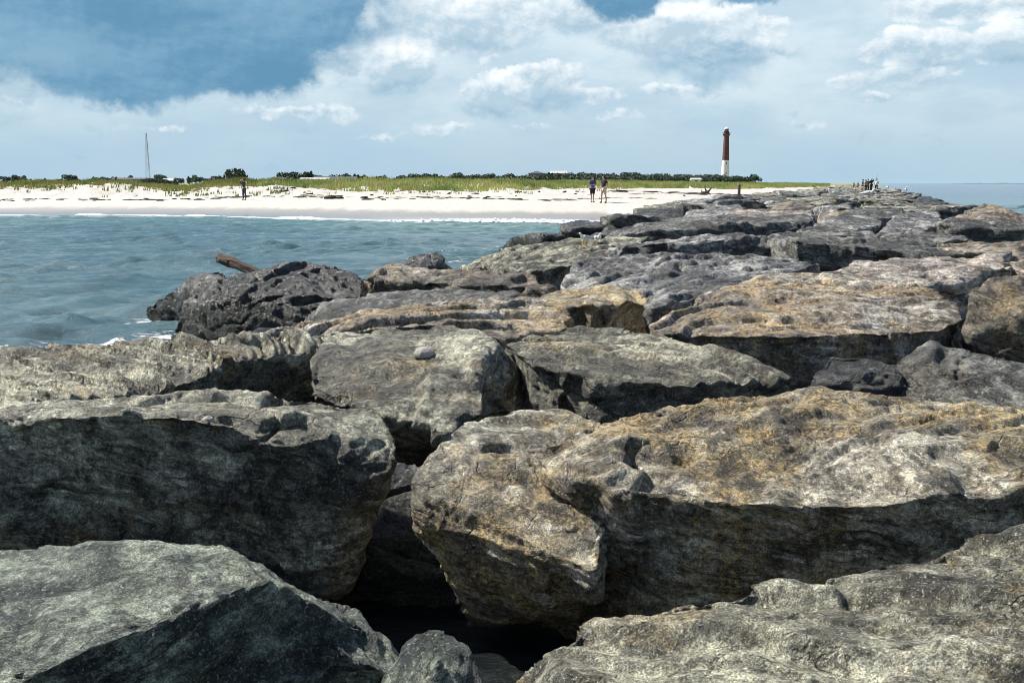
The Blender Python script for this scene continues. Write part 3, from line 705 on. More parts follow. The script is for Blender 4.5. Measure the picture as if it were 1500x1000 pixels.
GC = ((.15, .23, .06), (.42, .43, .15), (.36, .29, .14)); GD = ((.10, .14, .035), (.26, .27, .08), (.28, .22, .10))
parts = [tufts(9500, 380, 900, zone_back, .35, .75, .35, 5, .07, GC), tufts(1700, -120, 330, zone_crest, .3, .6, .3, 6, .05, GD), tufts(1500, 300, 430, zone_crest, .3, .6, .4, 6, .05, GD),
         tufts(5200, 890, 1215, zone_back, .4, .8, .6, 5, .12, GC), tufts(3000, -120, 1200, zone_far, .3, .7, .6, 4, .12, GD), tufts(420, 240, 430, zone_face, .25, .5, .3, 7, .05, GD), tufts(200, 430, 900, zone_face, .2, .4, .25, 6, .045, GC), tufts(60, -100, 250, zone_face, .2, .45, .3, 7, .04, GD)]
v = np.concatenate([p[0] for p in parts]); c = np.concatenate([p[1] for p in parts])
me = mesh_np('dune_grass', v, np.arange(len(v)).reshape(-1, 3), False); attr_c(me, 'tint', c)
m, t, b = material('dune_grass'); gc = t.new('ShaderNodeAttribute', attribute_name='tint').outputs['Color']; t.put(b.inputs['Base Color'], gc); b.inputs['Roughness'].default_value = .6
tl = t.new('ShaderNodeBsdfTranslucent'); t.put(tl.inputs[0], gc); mx = t.new('ShaderNodeMixShader'); mx.inputs[0].default_value = .5
t.l.new(b.outputs[0], mx.inputs[1]); t.l.new(tl.outputs[0], mx.inputs[2]); t.l.new(mx.outputs[0], t.n['Material Output'].inputs[0])
tag(link('dune_grass', me, m), 'yellow-green beach grass covering the dunes behind the white sand', 'grass', None, 'stuff')

bm = bmesh.new()
def blob(bm, c, s, rz):
    M = Matrix.Translation(Vector(c)) @ Matrix.Rotation(rz, 4, 'Z') @ Matrix.Diagonal((*s, 1))
    r = bmesh.ops.create_icosphere(bm, subdivisions=2, radius=1, matrix=M)
    for w in r['verts']: w.co += Vector((random.gauss(0, .12)*s[0], random.gauss(0, .2)*s[1], random.gauss(0, .25)*s[2]))
def wr(px, d, l, w, h): blob(bm, (tanpx(px)*d, d, terr1(px, d)+h*.2), (l, w, h), random.gauss(0, .12))
for k in range(80):
    px = random.uniform(-60, 480); wr(px, 88.5+random.gauss(0, .8)+.8*math.sin(px*.02), random.uniform(.1, .6), random.uniform(.06, .16), random.uniform(.02, .07))
for k in range(95):
    px = random.uniform(440, 960); wr(px, np.interp(px, [440, 620, 800, 960], [88, 86, 79, 78])+random.gauss(0, 1.6)+1.2*math.sin(px*.03), random.uniform(.1, .6), random.uniform(.06, .16), random.uniform(.02, .06))
for k in range(60): wr(random.uniform(900, 1130), random.uniform(98, 118), random.uniform(.2, 1.1), random.uniform(.1, .3), random.uniform(.03, .1))
for k in range(70): wr(random.uniform(290, 1100), random.uniform(86, 112), random.uniform(.1, .4), random.uniform(.1, .2), random.uniform(.03, .12))
tag(link('seaweed_wrack', bm_mesh('seaweed_wrack', bm, True), simple('seaweed', (.035, .03, .022), .8, .4)), 'dark seaweed strewn in broken lines along the tide mark', 'seaweed', None, 'stuff')
for (px, d, s, lab) in [(213, 89, .32, 'dark seaweed clump on the tide line below the left dune'), (230, 86, .34, 'lone dark clump just below the left tide line'), (410, 100, .5, 'dark clump high on the sand right of the man at the water'), (482, 86, .7, 'long dark clump of seaweed nearest the surf')]:
    bm = bmesh.new()
    for k in range(6): blob(bm, (random.gauss(0, s*.55), random.gauss(0, s*.25), s*.12), (s*random.uniform(.3, .55), s*.3, s*random.uniform(.16, .34)), random.uniform(0, 3))
    o = link('seaweed_clump', bm_mesh('seaweed_clump', bm, True), bpy.data.materials['seaweed']); o.location = (tanpx(px)*d, d, terr1(px, d))
    tag(o, lab, 'seaweed', 'seaweed clumps on the beach')

# ------------------------------------------------------------------ trees
m_leaf, t, b = material('pine_foliage')
co = t.new('ShaderNodeTexCoord').outputs['Object']; at = t.new('ShaderNodeAttribute', attribute_name='tint').outputs['Fac']
t.put(b.inputs['Base Color'], t.mix(at, (.03, .055, .042), (.075, .115, .07))); b.inputs['Roughness'].default_value = .7
m_bark = simple('bark', (.06, .05, .04), .9)
def crown_mesh(seed, w, h, lobes, n, kind):
    rs = np.random.RandomState(seed); V = []; T = []
    L = [(rs.uniform(-.5, .5)*w, rs.uniform(-.5, .5)*w, h*(.35+.5*rs.rand()), w*rs.uniform(.22, .38)) for _ in range(lobes)]
    if kind == 'cone': L = [(rs.normal(0, .05)*w, rs.normal(0, .05)*w, h*(.2+.75*k/lobes), w*.5*(1-.85*k/lobes)) for k in range(lobes)]
    if kind == 'dome': L = [(rs.uniform(-.42, .42)*w, rs.uniform(-.3, .3)*w, h*(.30+.22*rs.rand()), w*rs.uniform(.2, .3)) for _ in range(lobes)]
    for k in range(n):
        lx, ly, lz, lr = L[rs.randint(lobes)]
        d = rs.normal(size=3); d /= np.linalg.norm(d); r = lr*rs.uniform(.55, 1.08)
        c = np.array([lx, ly, lz])+d*r*np.array([1, 1, .72]); c[2] = max(c[2], .25)
        s = rs.uniform(.14, .3)*(w/4)**.5
        a = rs.normal(size=3); a /= np.linalg.norm(a); bb = np.cross(a, d+rs.normal(0, .6, 3)); bb /= np.linalg.norm(bb)+1e-6
        V += [c-a*s-bb*s*.6, c+a*s-bb*s*.6, c+a*s*.7+bb*s*.7, c-a*s*.7+bb*s*.7]; T += [rs.uniform(0, 1)]*4
    me = mesh_np('crown', np.array(V), np.arange(len(V)).reshape(-1, 4), False); attr(me, 'tint', T); me.materials.append(m_leaf)
    return me
def trunk_mesh(seed, w, h):
    rs = np.random.RandomState(seed); bm = bmesh.new()
    tube(bm, [(0, 0, -.3), (.05, 0, h*.3), (rs.uniform(-.15, .15), .05, h*.6), (0, 0, h*.85)], [.17, .14, .09, .03], 6)
    for k in range(4):
        a = rs.uniform(0, 6.28); z = h*rs.uniform(.3, .55)
        tube(bm, [(0, 0, z), (math.cos(a)*w*.2, math.sin(a)*w*.2, z+h*.12), (math.cos(a)*w*.36, math.sin(a)*w*.36, z+h*.2)], [.07, .045, .02], 5)
    me = bm_mesh('trunk', bm); me.materials.append(m_bark); return me
TP = [(crown_mesh(41+k, w, h, l, n, kd), trunk_mesh(61+k, w, h)) for k, (w, h, l, n, kd) in enumerate([(5, 5, 6, 900, 'round'), (4.2, 5.5, 7, 900, 'round'), (3, 5.5, 8, 700, 'cone'), (6, 4, 8, 1100, 'dome'), (5.5, 5.2, 9, 1100, 'round')])]
def tree(k, px, d, s, label, group, name='tree', sz=None):
    z = terr1(px, d)
    o = link(name, None); o.location = (tanpx(px)*d, d, z-.1); o.rotation_euler = (0, 0, random.uniform(0, 6.28)); o.scale = (s, s, sz or s)
    for nm, me in (('crown', TP[k][0]), ('trunk', TP[k][1])): link(nm, None, None, o).data if False else None
    for nm, me in (('crown', TP[k][0]), ('trunk', TP[k][1])):
        c = bpy.data.objects.new(nm, me); COL.objects.link(c); c.parent = o
    tag(o, label, 'tree', group); return o
def top2s(top, d, hgt):   # scale that puts a crown of height hgt to picture row top at distance d
    return max(.3, (H + (268-top)/1500*d - 1.6)/hgt)
HG = [4.9, 5.2, 5.3, 3.0, 5.0]
for px, top, k in [(8, 263, 0), (22, 264, 4), (48, 262, 1), (66, 260, 2), (92, 260, 0), (112, 262, 4), (128, 259, 1)]:
    tree(k, px, 330, top2s(top, 330, HG[k]), 'small dark tree showing over the left dune', 'trees behind the left dune')
for px, top, k in [(150, 261, 0), (160, 262, 4), (170, 259, 2), (232, 261, 4), (242, 262, 0), (255, 261, 1), (265, 263, 4), (277, 258, 2), (287, 259, 0), (300, 262, 4), (312, 261, 1), (322, 258, 2)]:
    tree(k, px, 560+random.uniform(-15, 25), top2s(top-1, 560, HG[k]), 'dark low tree around the long grey house and mast', 'trees around the mast')
for k in range(14):
    tree(random.choice((0, 3, 4)), 140+k*9+random.uniform(-2, 2), 300+random.uniform(-20, 20), random.uniform(.3, .5), 'dark green shrub in the hollow between the dunes', 'shrubs in the dune hollow', 'shrub')
tree(3, 342, 250, 1.0, 'single dome-shaped dark bush left of the man at the water', None, 'bush', 1.32)
for px, top, k in [(424, 256, 3), (433, 255, 4), (442, 253, 1), (450, 256, 4), (455, 252, 2), (461, 256, 0), (468, 259, 4)]:
    tree(k, px, 650+random.uniform(-10, 10), top2s(top-2, 650, HG[k]), 'dark pine in the clump above the white cottage', 'pines above the white cottage')
for px, top, k in [(494, 258, 3), (510, 258, 4), (520, 255, 2), (524, 256, 2), (536, 262, 0), (543, 261, 1)]:
    tree(k, px, 640, top2s(top-1, 640, HG[k]), 'dark tree beside the grey shingled house', 'trees beside the grey house')
for px, top, k in [(580, 260, 0), (588, 259, 4), (597, 259, 0), (608, 257, 4), (616, 259, 1), (625, 259, 0), (632, 261, 4)]:
    tree(k, px, 600, top2s(top-1.5, 600, HG[k]), 'dark tree in the low group at the middle of the dune horizon', 'trees at the middle of the dunes')
for px, top, k in [(660, 257, 0), (666, 254, 1), (672, 255, 4), (680, 257, 0), (694, 258, 4), (702, 259, 0), (716, 256, 4), (722, 260, 0), (735, 262, 3), (742, 262, 4)]:
    tree(k, px, 620, top2s(top-1, 620, HG[k]), 'dark tree in the group left of the long wood', 'trees left of the long wood')
xs = np.linspace(752, 1092, 62)
for i, px in enumerate(xs):
    top = np.interp(px, [752, 790, 850, 900, 950, 985, 1040, 1075, 1092], [261, 256, 255, 255, 256, 258, 257, 260, 262])+random.uniform(-1.6, 1.8)
    d = random.uniform(430, 520); k = random.choice((0, 1, 4, 4, 3)); tree(k, px+random.uniform(-3, 3), d, top2s(top, d, HG[k]), 'dark tree of the long wood before the lighthouse', 'trees of the long wood')
for i, px in enumerate(np.linspace(750, 1090, 34)):
    tree(3, px, 415+random.uniform(-8, 8), 1.0, 'dark bush along the foot of the long wood', 'bushes at the foot of the wood', 'bush')
tree(2, 1100, 430, .8, 'first of two lone trees right of the wood', None); tree(1, 1107, 430, .82, 'rightmost lone tree beyond the end of the wood', None)

for i in range(115):
    px = random.choice((random.uniform(-60, 330), random.uniform(400, 640), random.uniform(600, 760)))
    tree(random.choice((0, 3, 4, 1)), px, 700+random.uniform(-40, 60), top2s(random.uniform(256, 261.5), 700, 4.6), 'distant dark tree on the low skyline behind the dunes', 'skyline trees behind the dunes')

# ------------------------------------------------------------------ houses
m_glass = simple('window_glass', (.03, .04, .05), .15)
WALLS = {'white': simple('white_siding', (.72, .71, .68), .6, .06), 'grey': simple('grey_shingle', (.24, .24, .24), .8, .2), 'tan': simple('tan_siding', (.42, .38, .32), .7, .12)}
m_roof = simple('roof_shingle', (.09, .09, .095), .85, .2); m_rooflight = simple('pale_roof', (.5, .5, .5), .8, .1); m_brick = simple('chimney_brick', (.25, .13, .09), .85)
def house(px, d, w, dep, hw, hr, wall, roof, label, nwin=4, hip=False, chim=False):
    o = link('house', None); o.location = (tanpx(px)*d, d, terr1(px, d)-.2)
    tag(o, label, 'house', 'houses behind the dunes')
    bm = bmesh.new(); box(bm, (0, 0, hw/2), (w, dep, hw)); 
    if not hip:
        for sx in (-1, 1):
            a = [bm.verts.new(q) for q in ((sx*w/2, -dep/2, hw), (sx*w/2, dep/2, hw), (sx*w/2, 0, hw+hr-.15), (sx*(w/2-.1), -dep/2, hw), (sx*(w/2-.1), dep/2, hw), (sx*(w/2-.1), 0, hw+hr-.15))]
            for f in ((0, 1, 2), (5, 4, 3), (0, 2, 5, 3), (1, 4, 5, 2)): bm.faces.new([a[i] for i in f])
    link('wall', bm_mesh('wall', bm), WALLS[wall], o)
    bm = bmesh.new(); ov = .4; rx = w/2-(dep/2 if hip else -ov)
    lo_ = [(-w/2-ov, -dep/2-ov), (w/2+ov, -dep/2-ov), (w/2+ov, dep/2+ov), (-w/2-ov, dep/2+ov)]
    A_ = [bm.verts.new((q[0], q[1], hw-.05)) for q in lo_]; B_ = [bm.verts.new((q[0], q[1], hw+.12)) for q in lo_]
    r0, r1 = bm.verts.new((-rx, 0, hw+hr)), bm.verts.new((rx, 0, hw+hr))
    bm.faces.new(A_[::-1])
    for i in range(4): bm.faces.new((A_[i], A_[(i+1) % 4], B_[(i+1) % 4], B_[i]))
    bm.faces.new((B_[0], B_[1], r1, r0)); bm.faces.new((B_[2], B_[3], r0, r1)); bm.faces.new((B_[1], B_[2], r1)); bm.faces.new((B_[3], B_[0], r0))
    rf = link('roof', bm_mesh('roof', bm), roof, o)
    if chim:
        bm = bmesh.new(); box(bm, (w*.2, .3, hw+hr+.2), (.8, .8, 1.6)); link('chimney', bm_mesh('chimney', bm), m_brick, rf)
    for i in range(nwin):
        x = -w/2+w*(i+.5)/nwin
        for zz in ([hw*.5] if hw < 4 else [hw*.27, hw*.72]):
            bm = bmesh.new()
            for q, s in (((x-.5, -dep/2-.03, zz), (.1, .12, 1.3)), ((x+.5, -dep/2-.03, zz), (.1, .12, 1.3)), ((x, -dep/2-.03, zz+.7), (1.1, .12, .1)), ((x, -dep/2-.03, zz-.7), (1.1, .14, .1))): box(bm, q, s)
            wn = link('window', bm_mesh('window', bm), WALLS['white'], o)
            bm = bmesh.new(); box(bm, (x, -dep/2-.015, zz), (.9, .05, 1.3)); link('pane', bm_mesh('pane', bm), m_glass, wn)
    return o
house(190, 592, 25.8, 8, 2.6, 1.1, 'grey', m_roof, 'long low grey house with a flat dark roof left of the mast', 6, True)
house(243, 585, 10, 6, 2.4, 1.4, 'white', m_rooflight, 'small white cottage among bushes right of the mast', 2)
house(462, 600, 16.1, 6, 2.6, 1, 'white', m_rooflight, 'low white cottage under the clump of dark pines', 3)
house(492, 612, 24.9, 8, 2.8, 1.6, 'grey', m_roof, 'wide grey shingled house with dark gables above the grass', 5, chim=True)
house(646, 680, 11.3, 6, 3.2, 1.5, 'tan', m_roof, 'tan house between two groups of trees on the dune horizon', 2)
house(710, 693, 14.1, 7, 3.2, 1.6, 'grey', m_roof, 'grey house with a chimney among the trees left of the long wood', 3, chim=True)
house(786, 425, 6.4, 6, 4.2, 1.2, 'grey', m_roof, 'boxy weathered house standing before the left end of the wood', 2, True)
house(818, 560, 8.5, 6, 5.6, 1.4, 'white', m_rooflight, 'pale-roofed house peeking above the long wood', 3)
house(1019, 395, 3.2, 3, 1.7, 0.7, 'white', m_rooflight, 'tiny white hut at the foot of the wood left of the lighthouse', 1)
house(407, 576, 8.4, 5, 2.4, 1.2, 'tan', m_roof, 'small tan cabin left of the pine clump', 2)

# ------------------------------------------------------------------ lighthouse
D = 985.; lx = tanpx(1062)*D; zt = H+(268-189)/1500*D*1.012
lh = link('lighthouse', None); lh.location = (lx, D, 1.5)
tag(lh, 'tall lighthouse, white below and dark red above, with a gallery and lantern', 'lighthouse')
Lz = lambda py: H+(268-py)/1500*D*1.012-1.5
zs = Lz(236)
rad = lambda z: 4.15-(4.15-2.45)*z/Lz(203)
def lpart(name, prof, mat, n=40, par=lh):
    bm = bmesh.new(); lathe(bm, prof, n); return link(name, bm_mesh(name, bm, False), mat, par)
m_lw = simple('white_paint', (.80, .79, .77), .6, .05, .4); m_lr = simple('dark_red_paint', (.115, .042, .040), .6, .18, .5); m_li = simple('dark_iron', (.045, .035, .035), .5, .2)
lpart('white_tower', [(rad(z)+(.35 if z < 1.2 else 0), z) for z in (0, 1.15, 1.2, zs*.3, zs*.6, zs)], m_lw)
lpart('red_tower', [(rad(z)-.004, z) for z in np.linspace(zs, Lz(203.5), 6)], m_lr)
g0 = Lz(203.5)
gal = lpart('gallery', [(rad(g0)+.0, g0+.003), (2.7, g0+.9), (3.35, g0+2.0), (3.6, g0+2.4), (3.6, g0+2.75), (2.5, g0+2.76)], m_lr)
bm = bmesh.new()
for k in range(24):
    a = k*2*math.pi/24; tube(bm, [(3.5*math.cos(a), 3.5*math.sin(a), g0+2.75), (3.5*math.cos(a), 3.5*math.sin(a), g0+4.0)], .07, 5)
for zz in (g0+3.4, g0+4.0): tube(bm, [(3.5*math.cos(k*math.pi/20), 3.5*math.sin(k*math.pi/20), zz) for k in range(41)], .07, 5)
link('railing', bm_mesh('railing', bm), m_li, gal)
lpart('watch_room', [(2.45, g0+2.765), (2.3, g0+4.9), (2.75, g0+5.0), (2.75, g0+5.25), (1.6, g0+5.26)], m_lr)
lan = lpart('lantern', [(1.75, g0+5.265), (1.75, g0+7.4)], simple('lantern_glass', (.10, .12, .14), .15), 16)
bm = bmesh.new()
for k in range(12):
    a = k*2*math.pi/12; tube(bm, [(1.8*math.cos(a), 1.8*math.sin(a), g0+5.27), (1.8*math.cos(a), 1.8*math.sin(a), g0+7.4)], .09, 5)
link('glazing_bars', bm_mesh('glazing_bars', bm), m_li, lan)
rf = lpart('dome_roof', [(2.2, g0+7.405), (2.25, g0+7.6), (1.5, g0+8.35), (.6, g0+8.8), (.15, g0+8.95), (.3, g0+9.3), (.05, g0+9.6)], m_lw, 24)
bm = bmesh.new(); tube(bm, [(0, 0, g0+9.55), (0, 0, g0+11.)], [.07, .03], 5); link('lightning_rod', bm_mesh('lightning_rod', bm), m_li, rf)
for k, z in enumerate((10, 19, 28, 37, 43)):
    bm = bmesh.new(); box(bm, (0, -rad(z)+.02, z), (.8, .4, 1.4)); link('window', bm_mesh('window', bm), m_glass, lh)
bm = bmesh.new(); box(bm, (0, -4.35, 1.3), (1.4, .5, 2.6)); link('door', bm_mesh('door', bm), m_lr, lh)

# ------------------------------------------------------------------ lattice mast
D = 560.; mast = link('radio_mast', None); mast.location = (tanpx(218)*D, D, 1.5)
tag(mast, 'slender grey lattice radio mast rising above the left dunes', 'mast')
mz = H+(268-198.5)/1500*D*1.01-1.5; m_steel = simple('galvanised_steel', (.36, .41, .45), .5, .1, 6, .2)
cor = [(-1, -.6), (1, -.6), (0, 1.15)]
hw_ = lambda z: 1.35*(1-z/mz)+.24*(z/mz)
for cx, cy in cor:
    bm = bmesh.new(); tube(bm, [(cx*hw_(z), cy*hw_(z), z) for z in np.linspace(0, mz, 8)], [.11]*7+[.08], 6); link('leg', bm_mesh('leg', bm), m_steel, mast)
bm = bmesh.new(); z = 0.; k = 0
while z < mz-.8:
    st = max(.9, hw_(z)*1.7); z2 = min(z+st, mz)
    for i in range(3):
        a, c = cor[i], cor[(i+1) % 3]
        tube(bm, [(a[0]*hw_(z), a[1]*hw_(z), z), (c[0]*hw_(z2), c[1]*hw_(z2), z2)], .05, 4); tube(bm, [(a[0]*hw_(z2), a[1]*hw_(z2), z2), (c[0]*hw_(z2), c[1]*hw_(z2), z2)], .05, 4)
    z = z2
link('bracing', bm_mesh('bracing', bm), m_steel, mast)
bm = bmesh.new(); tube(bm, [(-.7, 0, mz-.15), (.7, 0, mz-.15)], .09, 6); tube(bm, [(0, 0, mz-.3), (0, 0, mz+1.1)], .05, 5); link('antenna', bm_mesh('antenna', bm), m_steel, mast)

# ------------------------------------------------------------------ driftwood and post
m_wood, t, b = material('driftwood')
co = t.new('ShaderNodeTexCoord').outputs['Object']; n = t.noise(t.vm('MULTIPLY', co, (2., 14., 14.)), 2., 6, .6); r_ = t.noise(co, 4., 4)
c = t.mix(t.ramp(n, .35, .65), (.02, .012, .008), (.10, .058, .032)); c = t.mix(t.ramp(r_, .60, .68, 0., .5), c, (.085, .03, .022)); t.put(b.inputs['Base Color'], c); b.inputs['Roughness'].default_value = .8
bp = t.new('ShaderNodeBump'); bp.inputs['Distance'].default_value = .03; t.put(bp.inputs['Height'], n); t.put(b.inputs['Normal'], bp.outputs[0])
a = P(320, 377, -17.4); c = P(390, 405, -16.9); bm = bmesh.new()
ln = np.linalg.norm(c-a)
prof = [(-.05, .03, .02), (0, .075, .05), (.03, .10, .085), (.12, .12, .09), (.3, .115, .10), (.34, .10, .10), (.6, .11, .085), (.8, .09, .085), (1.1, .075, .07), (1.6, .05, .05)]
rings = []
for q, w, h_ in prof:
    rings.append([bm.verts.new((q, w*math.copysign(abs(math.cos(s))**.7, math.cos(s))*random.uniform(.8, 1.2), h_*math.copysign(abs(math.sin(s))**.7, math.sin(s))*random.uniform(.8, 1.2))) for s in np.linspace(0, 2*math.pi, 15)[:-1]])
for r0, r1 in zip(rings, rings[1:]):
    for k in range(14): bm.faces.new((r0[k], r0[(k+1) % 14], r1[(k+1) % 14], r1[k]))
bm.faces.new(rings[0][::-1]); bm.faces.new(rings[-1])
o = link('driftwood_log', bm_mesh('driftwood_log', bm, False), m_wood); o.location = a; o.scale = (.95, .85, .85)
o.rotation_euler = Vector(c-a).to_track_quat('X', 'Z').to_euler()
tag(o, 'dark broken timber with a reddish end leaning out over the water on the black rocks', 'driftwood')
D = 112.; z0 = terr1(1083, D); bm = bmesh.new()
tube(bm, [(0, 0, -.3), (.01, 0, .5), (.0, 0, 1.05), (.02, 0, 1.12), (.0, 0, 1.2)], [.16, .155, .15, .13, .05], 10)
o = link('post', bm_mesh('post', bm, True), simple('post_wood', (.07, .055, .045), .85)); o.location = (tanpx(1083)*D, D, z0); tag(o, 'short dark wooden post standing in the sand left of the jetty', 'post')
D = 106.; z0 = terr1(1034, D); bm = bmesh.new()
tube(bm, [(-.9, 0, .05), (-.3, .1, .22), (.3, 0, .35), (.75, .05, .85)], [.1, .2, .24, .1], 9); tube(bm, [(.2, 0, .3), (.0, .2, .75), (-.15, .2, 1.15)], [.14, .1, .03], 7); tube(bm, [(.3, 0, .3), (.55, -.2, .12), (.6, -.3, -.1)], [.15, .12, .1], 7); tube(bm, [(-.3, 0, .15), (-.55, .1, .5), (-.6, .1, .7)], [.1, .07, .02], 6)
o = link('driftwood_stump', bm_mesh('driftwood_stump', bm, True), m_wood); o.location = (tanpx(1034)*D, D, z0); o.scale = (.75,)*3; tag(o, 'branching dark driftwood stump lying on the sand', 'driftwood')

# ------------------------------------------------------------------ people
M_skin = simple('skin', (.42, .26, .19), .55, .08)
def skin_mesh(name, J, E, root, sub=1):
    keys = list(J); me = bpy.data.meshes.new(name)
    me.from_pydata([J[k][0] for k in keys], [(keys.index(a), keys.index(b)) for a, b in E], [])
    def setup(o):
        o.modifiers.new('s', 'SKIN'); sk = o.data.skin_vertices[0].data
        for k, q in zip(keys, sk): q.radius = J[k][1] if isinstance(J[k][1], tuple) else (J[k][1],)*2; q.use_root = (k == root)
        m = o.modifiers.new('u', 'SUBSURF'); m.levels = sub
    me = bake(name, me, setup)
    me.polygons.foreach_set('use_smooth', np.full(len(me.polygons), True))
    return me
def cloth(name, col): return simple(name, col, .85, .12)
def person(loc, rz, label, arms, shirt, trousers, hair, shoes=(.05, .045, .04), shorts=False, sleeve='short', hat=None, scale=1., stride=.06, group=None, bag=None):
    o = link('person', None); o.location = loc; o.rotation_euler = (0, 0, rz); o.scale = (scale,)*3
    tag(o, label, 'person', group)
    J = {'pelvis': ((0, 0, .95), (.13, .10)), 'belly': ((0, -.01, 1.1), (.125, .095)), 'chest': ((0, 0, 1.3), (.15, .105)), 'neckb': ((0, 0, 1.46), (.07, .06)), 'neck': ((0, -.01, 1.53), .052), 'jaw': ((0, -.03, 1.60), (.062, .075)), 'head': ((0, -.02, 1.68), (.073, .09)), 'crown': ((0, -.01, 1.745), (.05, .06)), 'nose': ((0, -.125, 1.64), .013)}
    E = [('pelvis', 'belly'), ('belly', 'chest'), ('chest', 'neckb'), ('neckb', 'neck'), ('neck', 'jaw'), ('jaw', 'head'), ('head', 'crown'), ('jaw', 'nose')]
    for s, q in ((1, 'r'), (-1, 'l')):
        st = stride*s
        J.update({q+'hip': ((s*.1, 0, .88), .088), q+'thigh': ((s*.105, st*.4, .7), .078), q+'knee': ((s*.11, st*.7-.01, .49), .055), q+'calf': ((s*.112, st+.02, .33), .055), q+'ank': ((s*.115, st+.02, .09), .036), q+'toe': ((s*.13, st-.13, .035), (.04, .03))})
        E += [('pelvis', q+'hip'), (q+'hip', q+'thigh'), (q+'thigh', q+'knee'), (q+'knee', q+'calf'), (q+'calf', q+'ank'), (q+'ank', q+'toe')]
        el, wr_, hd = (Vector(v) for v in arms[0 if s > 0 else 1])
        sh = Vector((s*.185, 0, 1.41))
        J.update({q+'sh': (tuple(sh), .06), q+'el': (tuple(el), .042), q+'wr': (tuple(wr_), .029), q+'hd': (tuple(hd), (.036, .02))})
        E += [('chest', q+'sh'), (q+'sh', q+'el'), (q+'el', q+'wr'), (q+'wr', q+'hd')]
        d = (hd-wr_).normalized(); sd = d.cross(Vector((0, 1, .3))).normalized()
        for f in range(4):
            J[q+'f%d' % f] = (tuple(hd+d*(.085-.01*abs(f-1.4))+sd*(f-1.5)*.022), .009); E.append((q+'hd', q+'f%d' % f))
        J[q+'th'] = (tuple(wr_+d*.06+sd*-.055), .01); E.append((q+'wr', q+'th'))
    link('body', skin_mesh('body', J, E, 'pelvis'), M_skin, o)
    def shell(name, keys, edges, root, grow, mat, ends={}):
        K = {}
        for k in keys:
            p, r = J[k]; r = r if isinstance(r, tuple) else (r, r); K[k] = (p, (r[0]+grow, r[1]+grow))
        for k, (a, b_, f, g) in ends.items():
            K[k] = (tuple(Vector(J[a][0]).lerp(Vector(J[b_][0]), f)), g); edges = edges+[(a, k)]
        return link(name, skin_mesh(name, K, edges, root), mat, o)
    sk = ['pelvis', 'belly', 'chest', 'neckb', 'rsh', 'lsh']; se = [('pelvis', 'belly'), ('belly', 'chest'), ('chest', 'neckb'), ('chest', 'rsh'), ('chest', 'lsh')]
    if sleeve == 'long':
        sk += ['rel', 'lel', 'rwr', 'lwr']; se += [('rsh', 'rel'), ('lsh', 'lel'), ('rel', 'rwr'), ('lel', 'lwr')]
        shell('jacket', sk, se, 'pelvis', .022, cloth('jacket_cloth', shirt))
    else:
        shell('shirt', sk, se, 'pelvis', .022, cloth('shirt_cloth', shirt), {'rs': ('rsh', 'rel', .75, .066), 'ls': ('lsh', 'lel', .75, .066)})
    lk = ['pelvis', 'rhip', 'lhip', 'rthigh', 'lthigh']; le = [('pelvis', 'rhip'), ('pelvis', 'lhip'), ('rhip', 'rthigh'), ('lhip', 'lthigh')]
    if not shorts:
        lk += ['rknee', 'lknee', 'rcalf', 'lcalf', 'rank', 'lank']; le += [('rthigh', 'rknee'), ('lthigh', 'lknee'), ('rknee', 'rcalf'), ('lknee', 'lcalf'), ('rcalf', 'rank'), ('lcalf', 'lank')]
        shell('trousers', lk, le, 'pelvis', .018, cloth('trouser_cloth', trousers))
    else:
        shell('shorts', lk, le, 'pelvis', .024, cloth('shorts_cloth', trousers), {'rq': ('rthigh', 'rknee', .85, .088), 'lq': ('lthigh', 'lknee', .85, .088)})
    for q in 'rl':
        K = {'a': (tuple(Vector(J[q+'ank'][0])+Vector((0, .03, -.04))), .045), 'b': (tuple(Vector(J[q+'ank'][0])+Vector((0, -.05, -.045))), .046), 'c': (J[q+'toe'][0], (.05, .034))}
        link('shoe', skin_mesh('shoe', K, [('a', 'b'), ('b', 'c')], 'b'), cloth('shoe_leather', shoes), o)
    K = {'a': ((0, .035, 1.60), (.06, .05)), 'b': ((0, .025, 1.68), (.083, .085)), 'c': ((0, -.01, 1.755), (.06, .075))}
    link('cap' if hat else 'hair', skin_mesh('hair', K, [('a', 'b'), ('b', 'c')], 'b'), cloth('cap_cloth' if hat else 'hair', hat or hair), o)
    return o
UPR = [((.24, .05, 1.14), (.25, -.06, .92), (.25, -.09, .84)), ((-.24, .05, 1.14), (-.25, -.06, .92), (-.25, -.09, .84))]
CROSS = [((.27, -.02, 1.16), (.06, -.19, 1.16), (-.02, -.2, 1.18)), ((-.27, -.02, 1.16), (-.06, -.17, 1.2), (.03, -.19, 1.21))]
FACE = [((.24, -.18, 1.34), (.09, -.23, 1.58), (.05, -.22, 1.64)), ((-.26, -.14, 1.30), (-.10, -.22, 1.56), (-.05, -.22, 1.63))]
HIPS = [((.33, .1, 1.2), (.2, -.04, 1.03), (.15, -.08, 1.0)), ((-.26, .06, 1.15), (-.3, -.08, .95), (-.3, -.11, .87))]
d = 85.; pm = person((tanpx(357)*d, d, terr1(357, d)), math.radians(-50), 'man in dark jacket and blue jeans, both hands raised to his face at the waterline', FACE, (.035, .035, .038), (.03, .042, .075), (.03, .022, .018), sleeve='long')
d = 70.; person((tanpx(868)*d, d, terr1(868, d)), math.radians(25), 'person in violet-blue shirt and dark shorts with folded arms, standing on the sand', CROSS, (.055, .06, .22), (.018, .018, .03), (.02, .017, .015), shorts=True)
d = 68.5; person((tanpx(884.5)*d, d, terr1(884.5, d)), math.radians(-55), 'stout man in a black t-shirt and beige shorts, right of the pair on the sand', HIPS, (.014, .018, .018), (.42, .34, .27), (.02, .017, .015), shorts=True, stride=.1, scale=1.02)
